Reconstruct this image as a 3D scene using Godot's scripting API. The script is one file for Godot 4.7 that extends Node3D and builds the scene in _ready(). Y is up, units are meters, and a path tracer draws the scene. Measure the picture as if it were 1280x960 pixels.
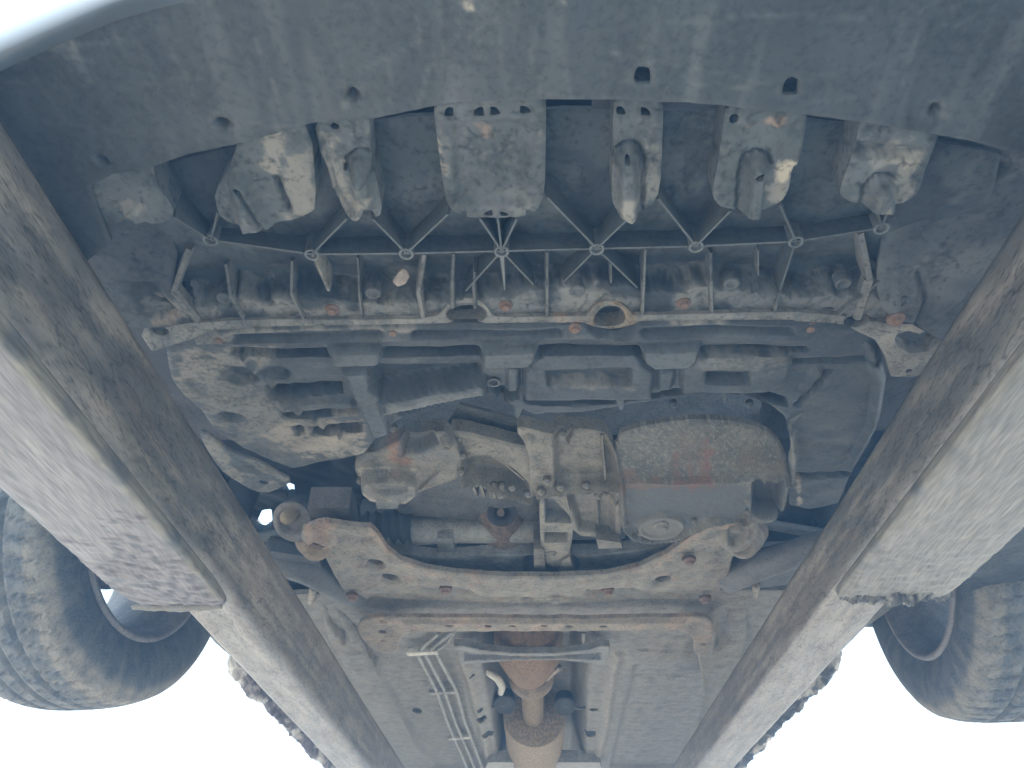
extends Node3D
# A car raised on a pair of lift forks, seen from underneath.  y is up, the rear of the car lies towards -z.
# Heights inside the sheets are metres above the viewer's eye, which is EYE above the yard.

const EYE := 1.1
const NEAR := .012

var car: Node3D
var M := {}

static func noise(sd: int, fr: float, oct := 4) -> FastNoiseLite:
	var n := FastNoiseLite.new()
	n.seed = sd
	n.frequency = fr
	n.noise_type = FastNoiseLite.TYPE_SIMPLEX_SMOOTH
	n.fractal_octaves = oct
	return n

# ---------------------------------------------------------------- pressed and moulded sheets
# A sheet is a plan outline with a relief over it: panels, slots, beads, dents, holes, dirt.
class Sheet:
	var x0: float
	var z0: float
	var s: float
	var nx: int
	var nz: int
	var H: PackedFloat32Array
	var D: PackedFloat32Array
	var C: PackedColorArray
	var rag := FastNoiseLite.new()

	func _init(outline: PackedVector2Array, h, base: Color, st := .0035):
		s = st
		rag.seed = 7
		rag.noise_type = FastNoiseLite.TYPE_SIMPLEX_SMOOTH
		rag.frequency = 45.0
		rag.fractal_octaves = 5
		var lo := outline[0]
		var hi := outline[0]
		for p in outline:
			lo = lo.min(p)
			hi = hi.max(p)
		x0 = lo.x - 2.0 * s
		z0 = lo.y - 2.0 * s
		nx = int((hi.x - lo.x) / s) + 6
		nz = int((hi.y - lo.y) / s) + 6
		H.resize(nx * nz)
		D.resize(nx * nz)
		C.resize(nx * nz)
		C.fill(base)
		for j in nz:
			var z := z0 + j * s
			var hh := 0.0
			if h is float:
				hh = h
			else:
				hh = h[0].y if z > h[0].x else h[-1].y
				for k in range(1, h.size()):
					if z <= h[k - 1].x and z >= h[k].x:
						hh = lerpf(h[k - 1].y, h[k].y, (h[k - 1].x - z) / maxf(1e-6, h[k - 1].x - h[k].x))
			for i in nx:
				var k := j * nx + i
				H[k] = hh
				D[k] = -.012 if Geometry2D.is_point_in_polygon(Vector2(x0 + i * s, z), outline) else .012
		for e in outline.size():
			var a := outline[e]
			var b := outline[(e + 1) % outline.size()]
			for k in _box(a.min(b), a.max(b), .012):
				var d := _seg(_at(k), a, b)
				if d < absf(D[k]):
					D[k] = d * signf(D[k])

	func _at(k: int) -> Vector2:
		return Vector2(x0 + (k % nx) * s, z0 + (k / nx) * s)

	func _box(lo: Vector2, hi: Vector2, pad: float) -> PackedInt32Array:
		var out := PackedInt32Array()
		var i0 := maxi(0, int((lo.x - pad - x0) / s))
		var i1 := mini(nx - 1, int((hi.x + pad - x0) / s) + 1)
		var j0 := maxi(0, int((lo.y - pad - z0) / s))
		var j1 := mini(nz - 1, int((hi.y + pad - z0) / s) + 1)
		for j in range(j0, j1 + 1):
			for i in range(i0, i1 + 1):
				out.append(j * nx + i)
		return out

	static func _seg(p: Vector2, a: Vector2, b: Vector2) -> float:
		var ab := b - a
		var t := clampf((p - a).dot(ab) / maxf(ab.length_squared(), 1e-9), 0.0, 1.0)
		return p.distance_to(a + ab * t)

	# signed distances of the vertices near a shape: a polygon, an ellipse [x, z, rx, rz] or a line {l, r}
	func near(shape, pad: float) -> Array:
		var ids: PackedInt32Array
		var ds := PackedFloat32Array()
		if shape is PackedVector2Array:
			var lo: Vector2 = shape[0]
			var hi: Vector2 = shape[0]
			for p in shape:
				lo = lo.min(p)
				hi = hi.max(p)
			ids = _box(lo, hi, pad)
			for k in ids:
				var p := _at(k)
				var d := 9.0
				for e in shape.size():
					d = minf(d, _seg(p, shape[e], shape[(e + 1) % shape.size()]))
				ds.append(-d if Geometry2D.is_point_in_polygon(p, shape) else d)
		elif shape is Array:
			var c := Vector2(shape[0], shape[1])
			var r := Vector2(shape[2], shape[3])
			ids = _box(c - r, c + r, pad)
			for k in ids:
				ds.append((((_at(k) - c) / r).length() - 1.0) * minf(r.x, r.y))
		else:
			var l: PackedVector2Array = shape.l
			var lo: Vector2 = l[0]
			var hi: Vector2 = l[0]
			for p in l:
				lo = lo.min(p)
				hi = hi.max(p)
			ids = _box(lo, hi, pad + shape.r)
			for k in ids:
				var p := _at(k)
				var d := 9.0
				for e in l.size() - 1:
					d = minf(d, _seg(p, l[e], l[e + 1]))
				ds.append(d - shape.r)
		return [ids, ds]

	func emb(shape, dh: float, soft := .006) -> Sheet:      # raise (+) or press down (-) inside the shape
		var n := near(shape, 0.0)
		for q in n[0].size():
			var t := clampf(-n[1][q] / soft, 0.0, 1.0)
			H[n[0][q]] += dh * t * t * (3.0 - 2.0 * t)
		return self

	func lvl(shape, h: float, soft := .006, wob := 0.0) -> Sheet:        # bring to a level inside the shape
		var n := near(shape, wob)
		for q in n[0].size():
			var k: int = n[0][q]
			var d: float = n[1][q]
			if wob > 0.0:
				var p := _at(k)
				d += rag.get_noise_2d(p.x, p.y) * wob * 2.0
			var t := clampf(-d / soft, 0.0, 1.0)
			H[k] = lerpf(H[k], h, t * t * (3.0 - 2.0 * t))
		return self

	func hole(shape) -> Sheet:
		var n := near(shape, .012)
		for q in n[0].size():
			D[n[0][q]] = maxf(D[n[0][q]], clampf(-n[1][q], -.012, .012))
		return self

	func paint(shape, c: Color, amt := 1.0, ragged := .006, soft := .003) -> Sheet:   # dirt, rust or wear with an edge of its own
		var n := near(shape, ragged)
		for q in n[0].size():
			var k: int = n[0][q]
			var p := _at(k)
			var m := clampf(.5 - (n[1][q] + rag.get_noise_3d(p.x, p.y, H[k]) * ragged * 2.2) / soft, 0.0, 1.0)
			if m > 0.0:
				C[k] = C[k].lerp(c, m * amt)
		return self

	func weather(c: Color, amt: float, fr: float, thr: float, wide := .25, sd := 1, st := Vector2.ONE) -> Sheet:
		var f := FastNoiseLite.new()
		f.seed = sd
		f.frequency = fr
		f.fractal_octaves = 5
		for k in C.size():
			if D[k] < s:
				var p := _at(k) * st
				var t := clampf((f.get_noise_3d(p.x, p.y, H[k] * 1.5) - thr) / wide, 0.0, 1.0)
				if t > 0.0:
					C[k] = C[k].lerp(c, t * amt)
		return self

	func rough(amp: float, fr: float, sd := 3) -> Sheet:
		var f := FastNoiseLite.new()
		f.seed = sd
		f.frequency = fr
		f.fractal_octaves = 3
		for k in H.size():
			var p := _at(k)
			H[k] += f.get_noise_2d(p.x, p.y) * amp
		return self

	func bend(fn: Callable) -> Sheet:
		for k in H.size():
			var p := _at(k)
			H[k] += fn.call(p.x, p.y)
		return self

	func level(x: float, z: float) -> float:
		var i := clampi(int((x - x0) / s), 0, nx - 1)
		var j := clampi(int((z - z0) / s), 0, nz - 1)
		return H[j * nx + i]

	var V: PackedVector3Array
	var N: PackedVector3Array
	var K: PackedColorArray
	var at: PackedInt32Array
	var cut := {}

	func nor(k: int) -> Vector3:
		var i := k % nx
		var j := k / nx
		var l := H[k - 1] if i > 0 else H[k]
		var r := H[k + 1] if i < nx - 1 else H[k]
		var u := H[k - nx] if j > 0 else H[k]
		var d := H[k + nx] if j < nz - 1 else H[k]
		return Vector3((r - l) / (2.0 * s), -1.0, (d - u) / (2.0 * s)).normalized()

	func put(k: int) -> int:
		if at[k] < 0:
			at[k] = V.size()
			V.append(Vector3(x0 + (k % nx) * s, 1.1 + H[k], z0 + (k / nx) * s))
			N.append(nor(k))
			K.append(C[k])
		return at[k]

	func mid(a: int, b: int) -> int:
		var key := mini(a, b) * nx * nz + maxi(a, b)
		if not cut.has(key):
			var t := D[a] / (D[a] - D[b])
			cut[key] = V.size()
			var pa := Vector3(x0 + (a % nx) * s, 1.1 + H[a], z0 + (a / nx) * s)
			var pb := Vector3(x0 + (b % nx) * s, 1.1 + H[b], z0 + (b / nx) * s)
			V.append(pa.lerp(pb, t))
			N.append(nor(a).lerp(nor(b), t).normalized())
			K.append(C[a] if D[a] < D[b] else C[b])
		return cut[key]

	func mesh(thick: float, roll: float) -> ArrayMesh:
		var I := PackedInt32Array()
		if roll > 0.0:
			roll = minf(roll, .0115)
			for k in D.size():
				if D[k] > -roll:
					var t := clampf(1.0 + D[k] / roll, 0.0, 1.0)
					H[k] += roll * .8 * (1.0 - sqrt(1.0 - t * t * .98))
		at = PackedInt32Array()
		at.resize(nx * nz)
		at.fill(-1)
		cut = {}
		V = PackedVector3Array()
		N = PackedVector3Array()
		K = PackedColorArray()
		var rims := []
		for j in nz - 1:
			for i in nx - 1:
				var a := j * nx + i
				var b := a + 1
				var c := a + nx
				var d := c + 1
				var inn := int(D[a] < 0.0) + int(D[b] < 0.0) + int(D[c] < 0.0) + int(D[d] < 0.0)
				if inn == 0:
					continue
				if inn == 4:
					var ia: int = put(a)
					var ib: int = put(b)
					var ic: int = put(c)
					var id: int = put(d)
					I.append_array([ia, ic, ib, ib, ic, id])
					continue
				for t in [[a, c, b], [b, c, d]]:
					var ins := []
					for q in 3:
						if D[t[q]] < 0.0:
							ins.append(q)
					if ins.size() == 3:
						I.append_array([put(t[0]), put(t[1]), put(t[2])])
					elif ins.size() == 1:
						var q: int = ins[0]
						var p0: int = put(t[q])
						var p1: int = mid(t[q], t[(q + 1) % 3])
						var p2: int = mid(t[q], t[(q + 2) % 3])
						I.append_array([p0, p1, p2])
						rims.append([p1, p2, p0])
					elif ins.size() == 2:
						var o := 3 - int(ins[0]) - int(ins[1])
						var p0: int = put(t[(o + 1) % 3])
						var p1: int = put(t[(o + 2) % 3])
						var m0: int = mid(t[o], t[(o + 1) % 3])
						var m1: int = mid(t[o], t[(o + 2) % 3])
						I.append_array([p0, p1, m1, p0, m1, m0])
						rims.append([m0, m1, p0])
		for r in rims:
			var p: Vector3 = V[r[0]]
			var q: Vector3 = V[r[1]]
			var side := (q - p).cross(Vector3.UP).normalized()
			if side.dot(V[r[2]] - p) > 0.0:
				side = -side
			var k := V.size()
			var up := Vector3(0, thick, 0)
			V.append_array([p, q, q + up, p + up])
			for z in 4:
				N.append(side)
			K.append_array([K[r[0]], K[r[1]], K[r[1]], K[r[0]]])
			if (q - p).cross(up).dot(side) > 0.0:
				I.append_array([k, k + 2, k + 1, k, k + 3, k + 2])
			else:
				I.append_array([k, k + 1, k + 2, k, k + 2, k + 3])
		return surface(V, N, K, I)

	static func surface(V, N, K, I) -> ArrayMesh:
		var arr := []
		arr.resize(Mesh.ARRAY_MAX)
		arr[Mesh.ARRAY_VERTEX] = V
		arr[Mesh.ARRAY_NORMAL] = N
		arr[Mesh.ARRAY_COLOR] = K
		arr[Mesh.ARRAY_INDEX] = I
		var m := ArrayMesh.new()
		m.add_surface_from_arrays(Mesh.PRIMITIVE_TRIANGLES, arr)
		return m

# ---------------------------------------------------------------- swept, turned and grid shapes
# rows x cols points from fp(u, v); colours from fc(u, v, point); wu / wv close it
func grid(nu: int, nv: int, fp: Callable, fc, wu := false, wv := false, flip := false) -> ArrayMesh:
	var V := PackedVector3Array()
	var N := PackedVector3Array()
	var K := PackedColorArray()
	var I := PackedInt32Array()
	for i in nu:
		for j in nv:
			var u := float(i) / (nu if wu else nu - 1)
			var v := float(j) / (nv if wv else nv - 1)
			var p: Vector3 = fp.call(u, v)
			V.append(p)
			K.append(fc.call(u, v, p) if fc is Callable else fc)
	for i in nu:
		for j in nv:
			var i0 := (i - 1 + nu) % nu if wu else maxi(i - 1, 0)
			var i1 := (i + 1) % nu if wu else mini(i + 1, nu - 1)
			var j0 := (j - 1 + nv) % nv if wv else maxi(j - 1, 0)
			var j1 := (j + 1) % nv if wv else mini(j + 1, nv - 1)
			var n := (V[i1 * nv + j] - V[i0 * nv + j]).cross(V[i * nv + j1] - V[i * nv + j0])
			n = n.normalized() if n.length_squared() > 1e-16 else Vector3.DOWN
			N.append(-n if flip else n)
	for i in (nu if wu else nu - 1):
		for j in (nv if wv else nv - 1):
			var a := i * nv + j
			var b := ((i + 1) % nu) * nv + j
			var c := ((i + 1) % nu) * nv + (j + 1) % nv
			var d := i * nv + (j + 1) % nv
			if flip:
				I.append_array([a, b, c, a, c, d])
			else:
				I.append_array([a, c, b, a, d, c])
	return Sheet.surface(V, N, K, I)

# a tube along points with radii, closed at both ends
func tube(pts: Array, radii, col, sides := 14) -> ArrayMesh:
	var ring := []
	var rad := []
	for k in pts.size():
		ring.append(pts[k])
		rad.append(float(radii[k]) if radii is Array else float(radii))
	ring.push_front(pts[0]); rad.push_front(0.0)
	ring.append(pts[-1]); rad.append(0.0)
	var n := ring.size()
	var axes := []
	for k in n:
		var t: Vector3 = (ring[mini(k + 1, n - 1)] as Vector3) - (ring[maxi(k - 1, 0)] as Vector3)
		if t.length() < 1e-6:
			t = (pts[1] as Vector3) - (pts[0] as Vector3)
		axes.append(t.normalized())
	return grid(n, sides, func(u: float, v: float) -> Vector3:
		var k := int(round(u * (n - 1)))
		var t: Vector3 = axes[k]
		var ref := Vector3.UP if absf(t.y) < .9 else Vector3.RIGHT
		var x := t.cross(ref).normalized()
		var y := x.cross(t)
		return (ring[k] as Vector3) + (x * cos(v * TAU) + y * sin(v * TAU)) * float(rad[k]), col, false, true)

# a solid of revolution: profile points (along the axis, radius)
func lathe(o: Vector3, axis: Vector3, prof: PackedVector2Array, col, sides := 28) -> ArrayMesh:
	axis = axis.normalized()
	var ref := Vector3.UP if absf(axis.y) < .9 else Vector3.RIGHT
	var x := axis.cross(ref).normalized()
	var y := x.cross(axis)
	var n := prof.size()
	return grid(n, sides, func(u: float, v: float) -> Vector3:
		var q := prof[int(round(u * (n - 1)))]
		return o + axis * q.x + (x * cos(v * TAU) + y * sin(v * TAU)) * q.y, col, false, true)

func soft(pts: PackedVector2Array, rounds := 1) -> PackedVector2Array:        # rounds the corners of an outline
	for r in rounds:
		var o := PackedVector2Array()
		for k in pts.size():
			var a := pts[k]
			var b := pts[(k + 1) % pts.size()]
			o.append(a.lerp(b, .25))
			o.append(a.lerp(b, .75))
		pts = o
	return pts

# straight bar between two points with a chamfered section: w wide, t tall (upwards from the line)
func bar(a: Vector3, b: Vector3, w: float, t: float, col: Color, tip := 1.0, ch := .3) -> ArrayMesh:
	var dir := b - a
	var side := dir.cross(Vector3.UP).normalized() * w * .5
	if side.length() < 1e-6:
		side = Vector3(w * .5, 0, 0)
	var up := side.cross(dir).normalized() * t
	var sec := [[-1.0, 1.0], [-1.0, ch * .5], [-1.0 + ch, 0.0], [1.0 - ch, 0.0], [1.0, ch * .5], [1.0, 1.0]]
	var st := SurfaceTool.new()
	st.begin(Mesh.PRIMITIVE_TRIANGLES)
	st.set_smooth_group(-1)
	st.set_color(col)
	var A := []
	var B := []
	for q in sec:
		A.append(a + side * q[0] + up * q[1])
		B.append(b + side * q[0] * tip + up * q[1] * (1.0 if tip > .5 else tip))
	var tri := func(p: Vector3, q: Vector3, r: Vector3, c: Vector3) -> void:
		if (q - p).cross(r - p).dot((p + q + r) / 3.0 - c) > 0.0:
			st.add_vertex(p); st.add_vertex(r); st.add_vertex(q)
		else:
			st.add_vertex(p); st.add_vertex(q); st.add_vertex(r)
	var mid := (a + b) * .5 + up * .5
	for k in 6:
		var l := (k + 1) % 6
		tri.call(A[k], B[k], B[l], mid)
		tri.call(A[k], B[l], A[l], mid)
	for k in range(1, 5):
		tri.call(A[0], A[k], A[k + 1], mid)
		tri.call(B[0], B[k], B[k + 1], mid)
	st.generate_normals()
	return st.commit()

# flat-sided solid from a plan outline between two heights, in the plane across `axis` ("y" or "x")
func slab(o: PackedVector2Array, lo: float, hi: float, col: Color, axis := "y") -> ArrayMesh:
	var st := SurfaceTool.new()
	st.begin(Mesh.PRIMITIVE_TRIANGLES)
	st.set_smooth_group(-1)
	st.set_color(col)
	var at := func(p: Vector2, h: float) -> Vector3:
		return Vector3(p.x, EYE + h, p.y) if axis == "y" else Vector3(h, EYE + p.y, p.x)
	var ids := Geometry2D.triangulate_polygon(o)
	var cc := Geometry2D.is_polygon_clockwise(o)
	for k in range(0, ids.size(), 3):
		for lv in [lo, hi]:
			var p: Vector3 = at.call(o[ids[k]], lv)
			var q: Vector3 = at.call(o[ids[k + 1]], lv)
			var r: Vector3 = at.call(o[ids[k + 2]], lv)
			var out := (Vector3.DOWN if lv == lo else Vector3.UP) if axis == "y" else (Vector3.LEFT if lv == lo else Vector3.RIGHT)
			for w in ([p, r, q] if (q - p).cross(r - p).dot(out) > 0.0 else [p, q, r]):
				st.add_vertex(w)
	for k in o.size():
		var a := o[k]
		var b := o[(k + 1) % o.size()]
		var p: Vector3 = at.call(a, lo)
		var q: Vector3 = at.call(b, lo)
		var r: Vector3 = at.call(b, hi)
		var t: Vector3 = at.call(a, hi)
		var n2 := Vector2(b.y - a.y, a.x - b.x) * (-1.0 if cc else 1.0)
		var out := Vector3(n2.x, 0, n2.y) if axis == "y" else Vector3(0, n2.y, n2.x)
		for w in ([p, r, q, p, t, r] if (q - p).cross(r - p).dot(out) > 0.0 else [p, q, r, p, r, t]):
			st.add_vertex(w)
	st.generate_normals()
	return st.commit()

# ---------------------------------------------------------------- putting things into the scene
func part(called: String, m: Mesh, mat: Material, parent: Node3D = null) -> MeshInstance3D:
	var o := MeshInstance3D.new()
	o.name = called
	o.mesh = m
	o.material_override = mat
	if parent == null:
		parent = car
	parent.add_child(o, true)
	if parent.has_meta("category"):
		o.position = -parent.position
	return o

func sheet(called: String, sh: Sheet, mat: Material, thick := .006, roll := .004, parent: Node3D = null) -> MeshInstance3D:
	return part(called, sh.mesh(thick, roll), mat, parent)

func thing(called: String, label: String, category: String, at: Vector3, group := "") -> Node3D:
	var o := Node3D.new()
	o.name = called
	o.position = at
	add_child(o, true)
	o.set_meta("label", label)
	o.set_meta("category", category)
	if group != "":
		o.set_meta("group", group)
	return o

# a bolt head with its washer, pointing down
func bolt(parent: Node3D, at: Vector3, r: float, col: Color, called := "bolt", hex := true) -> void:
	var h := lathe(at + Vector3(0, .004, 0), Vector3.DOWN, PackedVector2Array([Vector2(-.004, 0), Vector2(-.004, r), Vector2(.0015, r), Vector2(.003, r * .92), Vector2(.003, r * .62), Vector2(.003 + r * .4, r * .58), Vector2(.003 + r * .45, r * .5), Vector2(.003 + r * .45, 0)]), col, 12 if hex else 20)
	part(called, h, M.bolt, parent)

# a wrinkled raised ring with a sunk middle: plugs and bosses of the plastic trays
func boss(parent: Node3D, at: Vector3, r: float, col: Color, deep := .006) -> void:
	part("boss", lathe(at, Vector3.UP, PackedVector2Array([Vector2(.03, r * 1.02), Vector2(.001, r), Vector2(0, r * .92), Vector2(0, r * .7), Vector2(.001, r * .62), Vector2(deep, r * .58), Vector2(deep, 0)]), col, 18), M.plastic, parent)

func tex(sd: int, fr: float, lo: float, hi: float, oct := 5, size := 512, kind := FastNoiseLite.TYPE_SIMPLEX_SMOOTH) -> NoiseTexture2D:
	var t := NoiseTexture2D.new()
	t.width = size
	t.height = size
	t.seamless = true
	var n := noise(sd, fr, oct)
	n.noise_type = kind
	t.noise = n
	var g := Gradient.new()
	g.offsets = [0.0, 1.0]
	g.colors = [Color(lo, lo, lo), Color(hi, hi, hi)]
	t.color_ramp = g
	return t

# a surface print computed from three noises: soft tone, fine cracks, pale flecks
func grime(sd: int, fr: float, tone: float, crack: float, fleck: float, streak := 1.0) -> ImageTexture:
	var n0 := noise(sd, fr, 6)
	var n1 := noise(sd + 1, fr * 1.6, 4)
	n1.fractal_type = FastNoiseLite.FRACTAL_RIDGED
	var n2 := noise(sd + 2, fr * 7.0, 3)
	var a := n0.get_seamless_image(512, 512)
	var b := n1.get_seamless_image(512, 512)
	var c := n2.get_seamless_image(512, 512)
	var o := Image.create(512, 512, false, Image.FORMAT_RGB8)
	for y in 512:
		for x in 512:
			var yy := int(y * streak) % 512
			var v := .94 + (a.get_pixel(x, yy).r - .5) * tone
			v -= smoothstep(.70, .93, b.get_pixel(x, yy).r) * crack
			var f := c.get_pixel(x, yy).r
			v += smoothstep(.62, .82, f) * fleck - smoothstep(.40, .22, f) * fleck * .8
			v = clampf(v, 0.0, 1.0)
			o.set_pixel(x, y, Color(v, v * .99, v * .97))
	return ImageTexture.create_from_image(o)

func mat(called: String, rough: float, tx: Texture2D, scale: Vector3, bump: Texture2D, bump_cm: float, metal := 0.0, spec := .5) -> StandardMaterial3D:
	var m := StandardMaterial3D.new()
	m.resource_name = called
	m.vertex_color_use_as_albedo = true
	m.roughness = rough
	m.metallic = metal
	m.metallic_specular = spec
	m.albedo_texture = tx
	m.uv1_triplanar = true
	m.uv1_scale = scale
	if bump:
		m.heightmap_enabled = true
		m.heightmap_texture = bump
		m.heightmap_scale = bump_cm
	m.cull_mode = BaseMaterial3D.CULL_DISABLED
	return m

# linear base colours
const PLASTIC := Color(.038, .042, .043)
const PLASTIC_GREY := Color(.066, .069, .069)
const MUD := Color(.235, .212, .178)
const MUD_PALE := Color(.36, .315, .255)
const CAST := Color(.185, .163, .13)
const PLATE := Color(.235, .205, .165)
const RUST := Color(.26, .135, .085)
const RUST_BOLT := Color(.20, .125, .09)
const RUST_PALE := Color(.40, .26, .18)
const DARK := Color(.014, .015, .017)
const STEEL := Color(.21, .20, .20)
const BLUESTEEL := Color(.10, .105, .115)

func _ready():
	# ---- camera, sky, sun, exposure
	var cam := Camera3D.new()
	cam.name = "camera"
	cam.position = Vector3(0, EYE, 0)
	cam.rotation = Vector3(.65946, .02631, 0)
	cam.fov = 53.08
	cam.near = .02
	cam.far = 2000.0
	add_child(cam)
	var env := Environment.new()
	env.background_mode = Environment.BG_SKY
	var sm := ProceduralSkyMaterial.new()
	sm.sky_top_color = Color(.64, .80, .92)
	sm.sky_horizon_color = Color(.93, .96, 1.0)
	sm.sky_curve = .25
	sm.sky_energy_multiplier = 1.0
	sm.ground_horizon_color = Color(.80, .78, .74)
	sm.ground_bottom_color = Color(.62, .60, .56)
	sm.sun_angle_max = 2.0
	env.sky = Sky.new()
	env.sky.sky_material = sm
	env.tonemap_mode = Environment.TONE_MAPPER_LINEAR
	env.tonemap_exposure = 3.95
	env.sdfgi_enabled = true
	env.ssao_enabled = true
	env.ssil_enabled = true
	env.volumetric_fog_enabled = true
	env.volumetric_fog_density = 0.0
	var we := WorldEnvironment.new()
	we.name = "environment"
	we.environment = env
	add_child(we)
	var sun := DirectionalLight3D.new()
	sun.name = "sun"
	sun.light_energy = 1.6
	sun.light_color = Color(1.0, .96, .9)
	sun.light_angular_distance = .5
	sun.shadow_enabled = true
	sun.rotation_degrees = Vector3(-38, 203, 0)
	add_child(sun)

	# pale dust hanging in the air under the car
	var dust := FogVolume.new()
	dust.name = "dust_haze"
	dust.shape = RenderingServer.FOG_VOLUME_SHAPE_BOX
	dust.size = Vector3(2.6, 1.5, 5.0)
	dust.position = Vector3(0, EYE + .25, -1.7)
	var fm := FogMaterial.new()
	fm.albedo = Color(.65, .84, 1.0)
	fm.density = .175
	dust.material = fm
	dust.set_meta("kind", "stuff")
	add_child(dust)

	materials()
	yard()
	car = thing("car", "pale car raised on two steel forks, seen from below with muddy underside", "car", Vector3(0, EYE + .37, -1.37))
	lift()
	bumper()
	undertray()
	engine_cover()
	engine()
	subframe()
	floor_and_exhaust()
	suspension()
	wheel(Vector3(-.812, EYE + .673, -1.335), -.148, -1.0)
	wheel(Vector3(.842, EYE + .664, -1.425), -.078, 1.0)
	body()

func materials():
	var grain := tex(11, .05, .70, 1.10, 6)
	var dirt := grime(51, .012, .55, .38, .30)
	var worn := grime(61, .014, .40, .30, .22)
	var skin := grime(71, .010, .26, .08, .20)
	var blotch := tex(12, .02, .78, 1.08, 7)
	var fine := tex(13, .08, .62, 1.14, 6)
	var lumps := tex(14, .02, 0, 1, 4)
	var cells := tex(15, .06, 0, 1, 3, 512, FastNoiseLite.TYPE_CELLULAR)
	M.plastic = mat("moulded black plastic", .55, skin, Vector3(3.1, 3.1, 3.1), lumps, .10)
	M.tray = mat("dusty black plastic tray", .65, grime(81, .012, .40, .24, .22), Vector3(2.8, 2.8, 2.8), lumps, .12)
	M.dirty = mat("dusty plastic", .75, dirt, Vector3(2.6, 2.6, 2.6), lumps, .16)
	M.cast = mat("cast metal", .65, worn, Vector3(4.3, 4.3, 4.3), fine, .07, .15)
	M.plate = mat("dusty painted steel", .7, worn, Vector3(3.3, 3.3, 3.3), lumps, .12, .1)
	M.pan = mat("oil pan caked with grit", .8, fine, Vector3(13, 13, 13), cells, .12)
	M.rust = mat("rust", .9, tex(16, .03, .45, 1.35, 6), Vector3(5, 5, 5), lumps, .12)
	M.steel = mat("worn rolled steel", .5, worn, Vector3(6, 6, 1.3), fine, .035, .3)
	M.worn = mat("scraped fork steel", .5, grain, Vector3(9, 9, .9), lumps, .05, .25)
	M.rubber = mat("tyre rubber", .8, dirt, Vector3(5, 5, 5), fine, .06)
	M.bolt = mat("bolt", .75, blotch, Vector3(20, 20, 20), null, 0, .2)
	M.paint = mat("pale car paint", .25, null, Vector3.ONE, null, 0)
	M.ground = mat("packed pale earth", .95, tex(21, .02, .75, 1.1, 6), Vector3(.4, .4, .4), lumps, 3.0)

func yard():
	var m := PlaneMesh.new()
	m.size = Vector2(600, 600)
	m.subdivide_width = 8
	m.subdivide_depth = 8
	var o := MeshInstance3D.new()
	o.name = "ground"
	o.mesh = m
	M.ground.vertex_color_use_as_albedo = false
	M.ground.albedo_color = Color(.80, .768, .715)
	o.material_override = M.ground
	o.set_meta("kind", "structure")
	o.set_meta("label", "pale packed earth of an open yard")
	add_child(o, true)

# ---------------------------------------------------------------- the forks that hold the car
func ring(v: float, w: float, h: float, r: float) -> Vector2:     # rounded rectangle, v goes round once from the middle of the underside
	var t := v * TAU
	var c := Vector2(sin(t), -cos(t))
	var q := c / maxf(absf(c.x), absf(c.y))
	var p := Vector2(q.x * w * .5, q.y * h * .5)
	var i := Vector2(clampf(p.x, -w * .5 + r, w * .5 - r), clampf(p.y, -h * .5 + r, h * .5 - r))
	return i + (p - i).normalized() * minf(r, (p - i).length()) if p.distance_to(i) > 1e-6 else p

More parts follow.
